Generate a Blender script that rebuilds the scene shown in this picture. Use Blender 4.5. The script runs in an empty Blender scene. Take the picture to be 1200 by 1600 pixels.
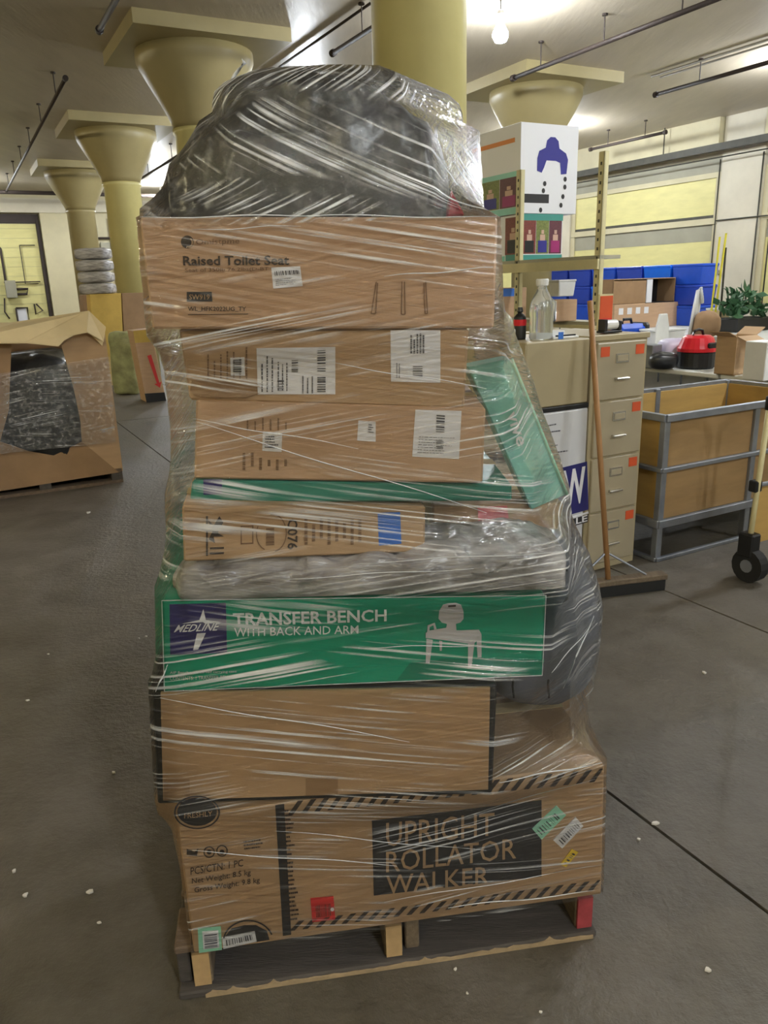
import bpy, bmesh, math, random
from mathutils import Vector as V, Matrix, noise
random.seed(7); noise.seed_set(7)
R = math.radians
scene = bpy.context.scene
COL = scene.collection

# ------------------------------------------------------------------ camera
CAM_H, PITCH, ROLL, FPX = 1.58, R(16.55), R(1.77), 1200.0
_f = V((0, math.cos(PITCH), -math.sin(PITCH))); _u = V((0, math.sin(PITCH), math.cos(PITCH))); _r = V((1, 0, 0))
RT = _r*math.cos(ROLL) - _u*math.sin(ROLL); UP = _u*math.cos(ROLL) + _r*math.sin(ROLL); FW = _f
EYE = V((0, 0, CAM_H))
cd = bpy.data.cameras.new('camera'); cam = bpy.data.objects.new('camera', cd); COL.objects.link(cam)
cd.sensor_fit = 'VERTICAL'; cd.sensor_height = 32; cd.lens = 24; cd.clip_start = .05; cd.clip_end = 200
m = Matrix((RT, UP, -FW)).transposed().to_4x4(); m.translation = EYE
cam.matrix_world = m
scene.camera = cam

# ------------------------------------------------------------------ world, exposure
w = bpy.data.worlds.new('World'); scene.world = w; w.use_nodes = True
w.node_tree.nodes['Background'].inputs[0].default_value = (.5, .5, .5, 1)
w.node_tree.nodes['Background'].inputs[1].default_value = .05
vs = scene.view_settings
vs.view_transform = 'Standard'; vs.look = 'None'; vs.gamma = 1; vs.exposure = 0.22; vs.use_curve_mapping = False
LAMP_W = 720.0          # emission strength of one bare ceiling bulb
WARM, COOL = (1.0, .88, .55), (.88, .94, 1.0)

# ------------------------------------------------------------------ geometry helpers
def ray(x, y): return FW + RT*((x-600)/FPX) + UP*((800-y)/FPX)
def onz(x, y, z=0.0):
    d = ray(x, y); return EYE + d*((z-CAM_H)/d.z)
def onp(x, y, P, n):
    d = ray(x, y); return EYE + d*((P-EYE).dot(n)/d.dot(n))
def pxm(P): return (P-EYE).dot(FW)/FPX          # metres per pixel at a point
# building grid: columns stand on O0 + i*U + j*W
O0 = V((.342, 5.977, 0)); GU = V((-2.5, 4.699, 0)); GW = V((4.699, 2.5, 0)); BAY = GU.length
UH = GU.normalized(); WH = GW.normalized(); YAW = math.atan2(GW.y, GW.x)
def G(i, j, z=0.0):
    p = O0 + GU*i + GW*j; p.z = z; return p
CEIL, PANEL_Z = 4.50, 4.35

def link(o, parent=None):
    COL.objects.link(o)
    if parent: o.parent = parent
    return o
def wloc(o):
    p = o.location.copy()
    while o.parent: o = o.parent; p += o.location
    return p
def tag(o, label, cat, group=None, kind=None):
    o['label'] = label
    if cat: o['category'] = cat
    if group: o['group'] = group
    if kind: o['kind'] = kind
    return o
def empty(name, loc, label, cat, group=None):
    o = bpy.data.objects.new(name, None); o.empty_display_size = .05; link(o); o.location = loc
    return tag(o, label, cat, group)

class MB:
    def __init__(s): s.v = []; s.f = []; s.uv = None
    def add(s, vs_, fs):
        b = len(s.v); s.v += [V(p) for p in vs_]; s.f += [tuple(b+i for i in f) for f in fs]; return s
    def hexa(s, a):   # 8 corners: bottom 0-3 ccw, top 4-7
        return s.add(a, [(3,2,1,0),(4,5,6,7),(0,1,5,4),(1,2,6,5),(2,3,7,6),(3,0,4,7)])
    def box(s, c, size, yaw=0.0, up=0.0):
        c = V(c); X = V((math.cos(yaw), math.sin(yaw), 0)); Y = V((-math.sin(yaw), math.cos(yaw), 0)); Z = V((0,0,1))
        return s.obox(c, X, Y, Z, size)
    def obox(s, c, X, Y, Z, size):
        hx, hy, hz = size[0]/2, size[1]/2, size[2]/2; c = V(c)
        return s.hexa([c+X*(a*hx)+Y*(b*hy)+Z*(d*hz) for d in (-1,1) for a,b in ((-1,-1),(1,-1),(1,1),(-1,1))])
    def prism(s, pts, ext):      # planar polygon extruded by vector
        n = len(pts); ext = V(ext); p = [V(q) for q in pts]
        return s.add(p+[q+ext for q in p], [tuple(range(n)), tuple(range(2*n-1, n-1, -1))]+[(i, i+n, (i+1)%n+n, (i+1)%n) for i in range(n)])
    def tube(s, path, r, n=8, cap=True):
        path = [V(p) for p in path]; rings = []; b = len(s.v)
        rr = r if isinstance(r, (list, tuple)) else [r]*len(path)
        for i, p in enumerate(path):
            t = (path[min(i+1, len(path)-1)]-path[max(i-1, 0)])
            if t.length < 1e-9: t = V((0,0,1))
            t.normalize(); a = V((0,0,1)) if abs(t.z) < .9 else V((1,0,0))
            e = t.cross(a).normalized(); g = t.cross(e)
            s.v += [p+(e*math.cos(2*math.pi*k/n)+g*math.sin(2*math.pi*k/n))*rr[i] for k in range(n)]
        for i in range(len(path)-1):
            for k in range(n):
                s.f.append((b+i*n+k, b+i*n+(k+1)%n, b+(i+1)*n+(k+1)%n, b+(i+1)*n+k))
        if cap:
            s.f.append(tuple(b+k for k in range(n))[::-1]); e0 = b+(len(path)-1)*n; s.f.append(tuple(e0+k for k in range(n)))
        return s
    def lathe(s, c, prof, n=24, ang0=0.0):
        c = V(c); b = len(s.v)
        for r_, z in prof: s.v += [c+V((r_*math.cos(ang0+2*math.pi*k/n), r_*math.sin(ang0+2*math.pi*k/n), z)) for k in range(n)]
        for i in range(len(prof)-1):
            for k in range(n): s.f.append((b+i*n+k, b+i*n+(k+1)%n, b+(i+1)*n+(k+1)%n, b+(i+1)*n+k))
        s.f.append(tuple(b+k for k in range(n))[::-1]); e0 = b+(len(prof)-1)*n; s.f.append(tuple(e0+k for k in range(n)))
        return s
    def build(s, name, mat, parent=None, loc=None, smooth=False, bevel=0.0):
        me = bpy.data.meshes.new(name)
        base = V((0,0,0))
        if parent is not None: base = wloc(parent)
        if loc is None:
            if parent is None and s.v:
                xs = [p.x for p in s.v]; ys = [p.y for p in s.v]; zs = [p.z for p in s.v]
                loc = V(((min(xs)+max(xs))/2, (min(ys)+max(ys))/2, min(zs)))
            else: loc = base.copy()
        loc = V(loc)
        me.from_pydata([tuple(p-loc) for p in s.v], [], s.f)
        bm = bmesh.new(); bm.from_mesh(me); bmesh.ops.recalc_face_normals(bm, faces=bm.faces)
        if bevel: bmesh.ops.bevel(bm, geom=bm.edges[:], offset=bevel, segments=1, affect='EDGES', clamp_overlap=True)
        bm.to_mesh(me); bm.free()
        if smooth:
            for p in me.polygons: p.use_smooth = True
        me.materials.append(mat)
        o = bpy.data.objects.new(name, me); link(o, parent); o.location = loc-base
        return o
    def struct(s, name, mat, parent=None, label=None, **k):
        o = s.build(name, mat, parent, **k)
        if parent is None: o['kind'] = 'structure'
        if label: o['label'] = label
        return o

# ------------------------------------------------------------------ materials
def S(r, g, b):
    f = lambda c: ((c/255+.055)/1.055)**2.4 if c/255 > .04045 else c/255/12.92
    return (f(r), f(g), f(b), 1)
def mat(name, col, rough=.7, metal=0.0, var=.12, scale=6.0, bump=0.0, bscale=40.0, stretch=(1,1,1), spec=.5, emit=0, coat=0, trans=0, col2=None, rot=0.0):
    mt = bpy.data.materials.new(name); mt.use_nodes = True; nt = mt.node_tree; N = nt.nodes; L = nt.links
    b = N['Principled BSDF']; b.inputs['Roughness'].default_value = rough; b.inputs['Metallic'].default_value = metal
    b.inputs['Specular IOR Level'].default_value = spec; b.inputs['Coat Weight'].default_value = coat
    b.inputs['Transmission Weight'].default_value = trans
    tc = N.new('ShaderNodeTexCoord'); mp = N.new('ShaderNodeMapping'); mp.inputs['Scale'].default_value = stretch; mp.inputs['Rotation'].default_value = (0, 0, rot)
    L.new(tc.outputs['Object'], mp.inputs['Vector'])
    if var > 0:
        nz = N.new('ShaderNodeTexNoise'); nz.inputs['Scale'].default_value = scale; nz.inputs['Detail'].default_value = 5; nz.inputs['Roughness'].default_value = .6
        L.new(mp.outputs[0], nz.inputs['Vector'])
        mx = N.new('ShaderNodeMix'); mx.data_type = 'RGBA'
        c = col; c2 = col2 or (c[0]*(1-2.2*var), c[1]*(1-2.2*var), c[2]*(1-2.2*var), 1)
        rp = N.new('ShaderNodeMapRange'); rp.inputs['From Min'].default_value = .3; rp.inputs['From Max'].default_value = .7
        L.new(nz.outputs['Fac'], rp.inputs['Value'])
        L.new(rp.outputs[0], mx.inputs['Factor']); mx.inputs['A'].default_value = c; mx.inputs['B'].default_value = c2
        L.new(mx.outputs['Result'], b.inputs['Base Color'])
    else: b.inputs['Base Color'].default_value = col
    if bump > 0:
        n2 = N.new('ShaderNodeTexNoise'); n2.inputs['Scale'].default_value = bscale; n2.inputs['Detail'].default_value = 4
        L.new(mp.outputs[0], n2.inputs['Vector'])
        bp = N.new('ShaderNodeBump'); bp.inputs['Strength'].default_value = min(1, bump); bp.inputs['Distance'].default_value = .01*max(1, bump)
        L.new(n2.outputs['Fac'], bp.inputs['Height']); L.new(bp.outputs[0], b.inputs['Normal'])
    if emit:
        b.inputs['Emission Color'].default_value = col; b.inputs['Emission Strength'].default_value = emit
    return mt
M = {}
M['card'] = mat('cardboard', S(186,154,118), .72, var=.06, scale=5, bump=.08, bscale=120, stretch=(1,1,6))
M['card_warm'] = mat('cardboard_warm', S(192,158,126), .72, var=.06, scale=5, bump=.08, bscale=120, stretch=(1,1,6))
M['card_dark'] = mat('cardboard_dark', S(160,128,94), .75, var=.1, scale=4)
M['card_yellow'] = mat('cardboard_yellow', S(206,172,84), .7, var=.08)
M['card_pale'] = mat('cardboard_inside', S(226,204,158), .75, var=.07, scale=4)
M['flute'] = mat('printed_ink', S(62,50,42), .7, var=.05)
M['ink_black'] = mat('black_ink', S(44,42,44), .6, var=.05)
M['ink_faint'] = mat('faint_ink', S(128,98,72), .75, var=.05)
M['paper'] = mat('label_paper', S(226,226,230), .5, var=.02)
M['bars'] = mat('barcode_ink', S(70,70,78), .6, var=0)
M['mint_tag'] = mat('mint_tag', S(160,222,196), .5, var=.02)
M['red_tag'] = mat('red_tag', S(214,52,52), .5, var=.04)
M['pink_tag'] = mat('pink_tag', S(236,130,134), .5, var=.04)
M['yellow_tag'] = mat('yellow_tag', S(238,206,60), .5, var=.03)
M['blue_tape'] = mat('blue_tape', S(58,116,210), .5, var=.05)
M['green'] = mat('green_print', S(0,150,118), .38, var=.02)
M['green_dk'] = mat('green_print_floor', S(0,122,96), .38, var=.02)
M['green_old'] = mat('dull_green_print', S(48,128,110), .4, var=.1)
M['navy'] = mat('navy_print', S(42,40,104), .38, var=.02)
M['white_print'] = mat('white_print', S(236,236,240), .4, var=0)
M['grey_print'] = mat('grey_print', S(206,200,204), .4, var=.04)
M['teal'] = mat('teal_print', S(140,210,196), .38, var=.03)
M['teal_dk'] = mat('teal_edge', S(70,150,140), .4, var=.03)
M['blacktape'] = mat('black_edge', S(28,28,30), .45, var=.1)
M['bag_black'] = mat('black_plastic_bag', S(44,46,50), .32, var=.15, scale=8, bump=.5, bscale=14)
M['bag_grey'] = mat('grey_soft_fabric', S(122,126,140), .7, var=.08, scale=6, bump=.25, bscale=18)
M['bag_silver'] = mat('silver_grey_plastic', S(206,203,203), .25, var=.16, col2=S(126,122,122), scale=11, bump=.9, bscale=20, stretch=(.5,1,2))  # darker second grey paints shade into the folds
M['red_cloth'] = mat('red_cloth', S(206,40,60), .6, var=.08)
M['wood_old'] = mat('weathered_wood', S(122,104,88), .85, var=.2, scale=5, bump=.3, bscale=30, stretch=(1,12,12))
M['wood_dark'] = mat('dirty_wood', S(84,78,74), .85, var=.18, scale=5, bump=.3, bscale=30, stretch=(1,12,12))
M['wood_str'] = mat('stringer_wood', S(120,104,84), .85, var=.2, scale=5, bump=.3, bscale=30, stretch=(12,1,12))
M['wood_cut'] = mat('fresh_wood_end', S(190,158,112), .8, var=.12, scale=20)
M['wood_red'] = mat('red_painted_end', S(168,66,72), .8, var=.2, scale=20)
M['plywood'] = mat('plywood', S(164,132,88), .7, var=.12, scale=3, stretch=(1,1,5))
M['ply_yellow'] = mat('plywood_yellow', S(192,156,88), .7, var=.1, scale=3, stretch=(1,1,5))
M['stick'] = mat('broom_stick_wood', S(170,126,80), .6, var=.1, scale=8)
M['galv'] = mat('galvanised_steel', S(150,154,162), .45, metal=.6, var=.12, scale=9)
M['beige_metal'] = mat('beige_painted_metal', S(176,162,128), .45, var=.05, scale=3)
M['beige_drawer'] = mat('beige_drawer_paint', S(168,156,130), .42, var=.04, scale=3)
M['chrome'] = mat('bright_handle', S(210,208,200), .25, metal=.8, var=0)
M['orange_tag'] = mat('orange_tag', S(214,86,44), .55, var=.05)
M['white_gloss'] = mat('white_board', S(214,214,216), .35, var=.03)
M['sign_navy'] = mat('sign_navy', S(44,44,112), .4, var=.02)
M['black'] = mat('black_plastic', S(22,22,24), .5, var=.1)
M['rubber'] = mat('rubber', S(26,26,26), .8, var=.1)
M['red_plastic'] = mat('red_plastic', S(206,30,44), .3, var=.04)
M['blue_plastic'] = mat('blue_plastic', S(34,84,206), .35, var=.06)
M['blue_plastic2'] = mat('blue_plastic_dark', S(40,72,186), .38, var=.06)
M['blue_bright'] = mat('blue_plastic_bright', S(10,110,240), .35, var=.06)
M['white_plastic'] = mat('white_plastic', S(226,226,224), .35, var=.04)
M['lilac'] = mat('lilac_plastic', S(206,198,222), .35, var=.04)
M['clear'] = mat('clear_plastic', S(236,240,240), .12, var=0, trans=.85)
M['leaf'] = mat('leaf_green', S(58,104,66), .5, var=.2)
M['yellow_pole'] = mat('yellow_pole', S(226,214,60), .4, var=.04)
M['wall_cream'] = mat('cream_wall_paint', S(206,196,160), .6, var=.07, scale=1.5, bump=.15, bscale=9)
M['wall_white'] = mat('white_wall_paint', S(214,206,184), .6, var=.07, scale=1.5, bump=.15, bscale=9)
M['wall_yellow'] = mat('yellow_board', S(222,213,146), .55, var=.06, scale=2, stretch=(1,1,4))
M['wall_grey'] = mat('grey_band', S(160,156,136), .6, var=.07, scale=2)
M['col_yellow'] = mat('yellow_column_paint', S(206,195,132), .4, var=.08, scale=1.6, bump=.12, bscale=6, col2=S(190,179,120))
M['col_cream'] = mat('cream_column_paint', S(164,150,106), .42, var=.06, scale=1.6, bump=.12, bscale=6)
M['ceiling'] = mat('ceiling_paint', S(190,178,158), .44, var=.07, scale=.8, bump=.35, bscale=3.0, stretch=(6,1,1), rot=-YAW)
M['rail'] = mat('dark_steel_rail', S(74,72,62), .6, metal=.2, var=.15)
M['pipe'] = mat('dark_pipe', S(58,46,40), .6, var=.15)
M['conduit'] = mat('painted_conduit', S(130,122,100), .5, var=.1)
M['shelf_cream'] = mat('cream_shelf_steel', S(216,206,160), .5, var=.06)
M['shelf_grey'] = mat('grey_shelf_board', S(176,172,152), .55, var=.06)
M['table'] = mat('white_table_top', S(226,226,222), .4, var=.04)
M['scrap'] = mat('white_paper_scrap', S(226,222,214), .7, var=.05)
M['skin'] = mat('printed_skin_tone', S(206,170,150), .5, var=0)
M['p_red'] = mat('printed_red_brown', S(140,66,56), .5, var=.2, scale=60)
M['p_green'] = mat('printed_leaf_green', S(140,150,80), .5, var=.25, scale=60)
M['p_plum'] = mat('printed_plum', S(110,60,70), .5, var=.2, scale=60)
M['p_mag'] = mat('printed_magenta', S(160,40,110), .5, var=.05)
M['p_blue'] = mat('printed_deep_blue', S(44,42,140), .5, var=.05)
M['p_orange'] = mat('printed_orange', S(224,140,70), .5, var=.03)

def floor_mat():
    mt = bpy.data.materials.new('worn_concrete'); mt.use_nodes = True; nt = mt.node_tree; N = nt.nodes; L = nt.links; b = N['Principled BSDF']
    tc = N.new('ShaderNodeTexCoord'); geo = N.new('ShaderNodeNewGeometry')
    def nz(scale, det=6, rough=.6):
        n = N.new('ShaderNodeTexNoise'); n.inputs['Scale'].default_value = scale; n.inputs['Detail'].default_value = det; n.inputs['Roughness'].default_value = rough
        L.new(geo.outputs['Position'], n.inputs['Vector']); return n
    a = nz(.55); c = nz(4, 8, .7); d = nz(38, 4); e = nz(14, 6, .75)
    r = N.new('ShaderNodeValToRGB'); r.color_ramp.elements[0].position = .34; r.color_ramp.elements[0].color = S(88,82,68); r.color_ramp.elements[1].position = .66; r.color_ramp.elements[1].color = S(112,106,100)
    L.new(a.outputs['Fac'], r.inputs['Fac'])
    r2 = N.new('ShaderNodeValToRGB'); r2.color_ramp.elements[0].position = .3; r2.color_ramp.elements[0].color = (.48,.45,.38,1); r2.color_ramp.elements[1].position = .62; r2.color_ramp.elements[1].color = (1,1,1,1)
    L.new(c.outputs['Fac'], r2.inputs['Fac'])
    mx = N.new('ShaderNodeMix'); mx.data_type = 'RGBA'; mx.blend_type = 'MULTIPLY'; mx.inputs['Factor'].default_value = .8
    L.new(r.outputs[0], mx.inputs['A']); L.new(r2.outputs[0], mx.inputs['B'])
    # small pale flecks and dark pits
    r3 = N.new('ShaderNodeValToRGB'); r3.color_ramp.elements[0].position = .70; r3.color_ramp.elements[0].color = (0,0,0,1); r3.color_ramp.elements[1].position = .78; r3.color_ramp.elements[1].color = (1,1,1,1)
    L.new(e.outputs['Fac'], r3.inputs['Fac'])
    mx2 = N.new('ShaderNodeMix'); mx2.data_type = 'RGBA'; L.new(mx.outputs['Result'], mx2.inputs['A']); mx2.inputs['B'].default_value = S(160,152,132)
    mu = N.new('ShaderNodeMath'); mu.operation = 'MULTIPLY'; mu.inputs[1].default_value = .5; L.new(r3.outputs[0], mu.inputs[0]); L.new(mu.outputs[0], mx2.inputs['Factor'])
    L.new(mx2.outputs['Result'], b.inputs['Base Color'])
    rr = N.new('ShaderNodeMapRange'); rr.inputs['To Min'].default_value = .38; rr.inputs['To Max'].default_value = .7; L.new(c.outputs['Fac'], rr.inputs['Value']); L.new(rr.outputs[0], b.inputs['Roughness'])
    bp = N.new('ShaderNodeBump'); bp.inputs['Strength'].default_value = .5; bp.inputs['Distance'].default_value = .012; ad = N.new('ShaderNodeMath'); L.new(d.outputs['Fac'], ad.inputs[0]); L.new(e.outputs['Fac'], ad.inputs[1])
    L.new(ad.outputs[0], bp.inputs['Height']); L.new(bp.outputs[0], b.inputs['Normal'])
    return mt
M['floor'] = floor_mat()

def film_mat(name, haze=.05, streak=.5, ang=.16, crinkle=.0, refl=.9):
    """stretch film: clear sheet with stretched white bands and glossy wrinkles (UV in metres: u round the load, v up)"""
    mt = bpy.data.materials.new(name); mt.use_nodes = True; nt = mt.node_tree; N = nt.nodes; L = nt.links
    N.remove(N['Principled BSDF']); out = N['Material Output']
    uv = N.new('ShaderNodeUVMap')
    def bands(sx, sy, rot, det=3, rough=.55):
        m0 = N.new('ShaderNodeMapping'); m0.inputs['Rotation'].default_value = (0, 0, rot); L.new(uv.outputs[0], m0.inputs['Vector'])
        mp = N.new('ShaderNodeMapping'); mp.inputs['Scale'].default_value = (sx, sy, 1); L.new(m0.outputs[0], mp.inputs['Vector'])
        n = N.new('ShaderNodeTexNoise'); n.inputs['Scale'].default_value = 1; n.inputs['Detail'].default_value = det; n.inputs['Roughness'].default_value = rough
        L.new(mp.outputs[0], n.inputs['Vector']); return n
    def ramp(src, a, b_):
        r = N.new('ShaderNodeMapRange'); r.inputs['From Min'].default_value = a; r.inputs['From Max'].default_value = b_; L.new(src, r.inputs['Value']); return r.outputs[0]
    def mul(a, b_):
        q = N.new('ShaderNodeMath'); q.operation = 'MULTIPLY'
        L.new(a, q.inputs[0])
        if isinstance(b_, float): q.inputs[1].default_value = b_
        else: L.new(b_, q.inputs[1])
        return q.outputs[0]
    def add(a, b_):
        q = N.new('ShaderNodeMath'); q.operation = 'ADD'; q.use_clamp = True; L.new(a, q.inputs[0])
        if isinstance(b_, float): q.inputs[1].default_value = b_
        else: L.new(b_, q.inputs[1])
        return q.outputs[0]
    fine1 = bands(1.5, 120, ang); fine2 = bands(1.2, 130, -ang*.9); patch1 = bands(1.7, 6.5, 0, 3)
    cr = bands(26, 30, .5, 5, .7)
    s1 = mul(ramp(fine1.outputs['Fac'], .51, .64), ramp(patch1.outputs['Fac'], .52, .64))
    s2 = mul(ramp(fine2.outputs['Fac'], .52, .65), ramp(patch1.outputs['Fac'], .48, .36))
    st = add(s1, s2)
    fac = add(mul(st, streak), haze)
    if crinkle: fac = add(fac, mul(ramp(cr.outputs['Fac'], .5, .8), crinkle))
    hsum = add(mul(fine1.outputs['Fac'], .5), mul(fine2.outputs['Fac'], .5))
    if crinkle:
        hsum = add(hsum, mul(cr.outputs['Fac'], .8))
    bp = N.new('ShaderNodeBump'); bp.inputs['Strength'].default_value = .8; bp.inputs['Distance'].default_value = .008; L.new(hsum, bp.inputs['Height'])
    gl = N.new('ShaderNodeBsdfGlossy'); gl.inputs['Roughness'].default_value = .09; gl.inputs['Color'].default_value = (1,1,1,1); L.new(bp.outputs[0], gl.inputs['Normal'])
    df = N.new('ShaderNodeBsdfDiffuse'); df.inputs['Color'].default_value = (.86,.87,.9,1)
    tr = N.new('ShaderNodeBsdfTransparent'); tr.inputs['Color'].default_value = (.985,.985,.985,1)
    fr = N.new('ShaderNodeFresnel'); fr.inputs['IOR'].default_value = 1.5; L.new(bp.outputs[0], fr.inputs['Normal'])
    m1 = N.new('ShaderNodeMixShader'); L.new(add(mul(fr.outputs[0], refl), 0.0), m1.inputs[0]); L.new(tr.outputs[0], m1.inputs[1]); L.new(gl.outputs[0], m1.inputs[2])
    m2 = N.new('ShaderNodeMixShader'); L.new(fac, m2.inputs[0]); L.new(m1.outputs[0], m2.inputs[1]); L.new(df.outputs[0], m2.inputs[2])
    m3 = N.new('ShaderNodeMixShader'); L.new(mul(fac, .35), m3.inputs[0]); L.new(m2.outputs[0], m3.inputs[1]); L.new(gl.outputs[0], m3.inputs[2])
    L.new(m3.outputs[0], out.inputs['Surface'])
    return mt
M['film'] = film_mat('stretch_film', .008, .8)
M['film_top'] = film_mat('stretch_film_gathered', .015, .9, -.40, .15, 1.5)
M['film_bg'] = film_mat('stretch_film_crinkled', .04, .5, .1, .4)
M['strand'] = mat('film_strand', S(226,228,232), .2, var=0, trans=.25)

# ------------------------------------------------------------------ printing on planar faces
class Face:
    """a planar face of a thing: point P, outward normal n (towards the viewer)"""
    def __init__(s, P, yaw):
        s.P = V(P); s.n = V((-math.sin(yaw), math.cos(yaw), 0)); s.t = V((math.cos(yaw), math.sin(yaw), 0)); s.yaw = yaw
    def at(s, x, y, off=0.0): return onp(x, y, s.P, s.n) - s.n*off
def bil(q, a, b):
    bl, br, tr, tl = q
    return (bl[0]*(1-a)*(1-b)+br[0]*a*(1-b)+tr[0]*a*b+tl[0]*(1-a)*b, bl[1]*(1-a)*(1-b)+br[1]*a*(1-b)+tr[1]*a*b+tl[1]*(1-a)*b)
def rect(x0, y0, x1, y1, dy=0.0): return [(x0, y1), (x1, y1+dy), (x1, y0+dy), (x0, y0)]
def text_pts(body, bold=0.0, shear=0.0):
    c = bpy.data.curves.new('lettering', 'FONT'); c.body = body; c.offset = bold; c.shear = shear; c.resolution_u = 2
    o = bpy.data.objects.new('lettering', c); COL.objects.link(o)
    dg = bpy.context.evaluated_depsgraph_get(); me = o.evaluated_get(dg).to_mesh()
    vs_ = [(p.co.x, p.co.y) for p in me.vertices]; fs = [tuple(p.vertices) for p in me.polygons]
    o.evaluated_get(dg).to_mesh_clear(); bpy.data.objects.remove(o); bpy.data.curves.remove(c)
    return vs_, fs
def text(face, body, q, mt, parent, bold=0.0, shear=0.0, off=.003, name='lettering'):
    vs_, fs = text_pts(body, bold, shear)
    xs = [p[0] for p in vs_]; ys = [p[1] for p in vs_]; x0, x1, y0, y1 = min(xs), max(xs), min(ys), max(ys)
    mb = MB(); mb.add([face.at(*bil(q, (x-x0)/(x1-x0), (y-y0)/(y1-y0)), off) for x, y in vs_], fs)
    return mb.build(name, mt, parent)
def patch(face, q, mt, parent, name='label_sticker', off=.002):
    mb = MB(); p = [face.at(*c, off) for c in q]; mb.prism(p, face.n*(off*.9)); return mb.build(name, mt, parent)
def bars(face, q, mt, parent, n=14, off=.003, vert=True, seed=1, name='barcode', fill=.55):
    rnd = random.Random(seed); mb = MB(); a = 0.0
    while a < 1:
        wd = rnd.uniform(.3, 1.6)/n*fill
        b = min(1, a+wd)
        cs = [(a,0),(b,0),(b,1),(a,1)] if vert else [(0,a),(1,a),(1,b),(0,b)]
        mb.add([face.at(*bil(q, *c), off) for c in cs], [(0,1,2,3)])
        a = b + rnd.uniform(.4, 1.5)/n*(1-fill)*1.6
    return mb.build(name, mt, parent)
def lines(face, q, mt, parent, rows, off=.003, seed=2, name='small_print', vert=False, thick=.45):
    """rows of unreadable small print, drawn as broken dashes"""
    rnd = random.Random(seed); mb = MB()
    for k in range(rows):
        b0 = (k+.5-thick/2)/rows; b1 = (k+.5+thick/2)/rows; a = 0; end = rnd.uniform(.6, 1)
        while a < end:
            w_ = rnd.uniform(.03, .12); b = min(end, a+w_)
            cs = [(a,b0),(b,b0),(b,b1),(a,b1)]
            if vert: cs = [(y, x) for x, y in cs]
            mb.add([face.at(*bil(q, *c), off) for c in cs], [(0,1,2,3)]); a = b+rnd.uniform(.012, .03)
    return mb.build(name, mt, parent)
def poly(face, pts, mt, parent, name, off=.003):
    mb = MB(); mb.add([face.at(x, y, off) for x, y in pts], [tuple(range(len(pts)))]); return mb.build(name, mt, parent)
def circ(cx, cy, rx, ry, n=28, a0=0, a1=360): return [(cx+rx*math.cos(R(a0+(a1-a0)*k/(n-1 if a1-a0 < 360 else n))), cy-ry*math.sin(R(a0+(a1-a0)*k/(n-1 if a1-a0 < 360 else n)))) for k in range(n)]
def ringp(face, cx, cy, rx, ry, tk, mt, parent, name='printed_ring', off=.003, a0=0, a1=360):
    n = 36; mb = MB(); A = [R(a0+(a1-a0)*k/n) for k in range(n+1)]
    vs_ = [face.at(cx+rx*math.cos(a), cy-ry*math.sin(a), off) for a in A]+[face.at(cx+rx*tk*math.cos(a), cy-ry*tk*math.sin(a), off) for a in A]
    mb.add(vs_, [(k, k+1, k+n+2, k+n+1) for k in range(n)]); return mb.build(name, mt, parent)
def carton_q(name, label, cat, q, Y, yaw, depth, mt, group=None, P=None, bevel=.004):
    """closed carton whose front face shows the given corners (bl, br, tr, tl) on a vertical plane"""
    f = Face(P if P is not None else (-.1, Y, 0), R(yaw))
    c = [f.at(*p) for p in q]; d = f.n*depth
    base = (c[0]+c[1])/2 + d/2
    e = empty(name, base, label, cat, group)
    mb = MB(); mb.hexa([c[0], c[1], c[1]+d, c[0]+d, c[3], c[2], c[2]+d, c[3]+d])
    mb.build('carton_body', mt, e, bevel=bevel)
    # tape seam along the top
    s0 = (c[3]+c[3]+d)/2; s1 = (c[2]+c[2]+d)/2; mb = MB(); up = V((0,0,.001))
    mb.hexa([s0-f.n*.024, s1-f.n*.024, s1+f.n*.024, s0+f.n*.024, s0-f.n*.024+up, s1-f.n*.024+up, s1+f.n*.024+up, s0+f.n*.024+up]); mb.build('packing_tape', M['card_pale'], e)
    f.c = c; f.d = d
    return e, f

# ================================================================== THE ROOM
I0, I1, J0, J1 = -2.6, 4.03, -2.6, 2.03
def quadbox(i0, i1, j0, j1, z0, z1, mb=None):
    mb = mb or MB()
    return mb.hexa([G(i0,j0,z0), G(i0,j1,z0), G(i1,j1,z0), G(i1,j0,z0), G(i0,j0,z1), G(i0,j1,z1), G(i1,j1,z1), G(i1,j0,z1)])
fl = quadbox(I0, I1, J0, J1, -.2, -.012).struct('floor', M['pipe'], label='worn grey concrete slab floor with dark joints')
gap = .0011
JS = [J0, -1.9, -1.15, -.285, -.015, .52, 1.05, 1.55, J1]; IS = [I0, -1.25, .95, 2.6, I1]
for a0, a1 in zip(IS, IS[1:]):
    for b0, b1 in zip(JS, JS[1:]): quadbox(a0+gap, a1-gap, b0+gap, b1-gap, -.012, 0).build('concrete_slab', M['floor'], fl)
ceil = quadbox(I0, I1, J0, J1, CEIL, CEIL+.2).struct('ceiling', M['ceiling'], label='glossy cream painted concrete ceiling')
wr = quadbox(I0, I1, J1, J1+.04, 0, CEIL).struct('wall_right', M['wall_white'], label='cream painted side wall with boarded bays and pilasters')
wb = quadbox(I1, I1+.04, J0, J1, 0, CEIL).struct('wall_back', M['wall_cream'], label='cream back wall with pilaster, header beam and cabling')
quadbox(I0, I1, J0-.04, J0, 0, CEIL).struct('wall_left', M['wall_cream'])
quadbox(I0-.04, I0, J0, J1, 0, CEIL).struct('wall_front', M['wall_cream'])

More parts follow.
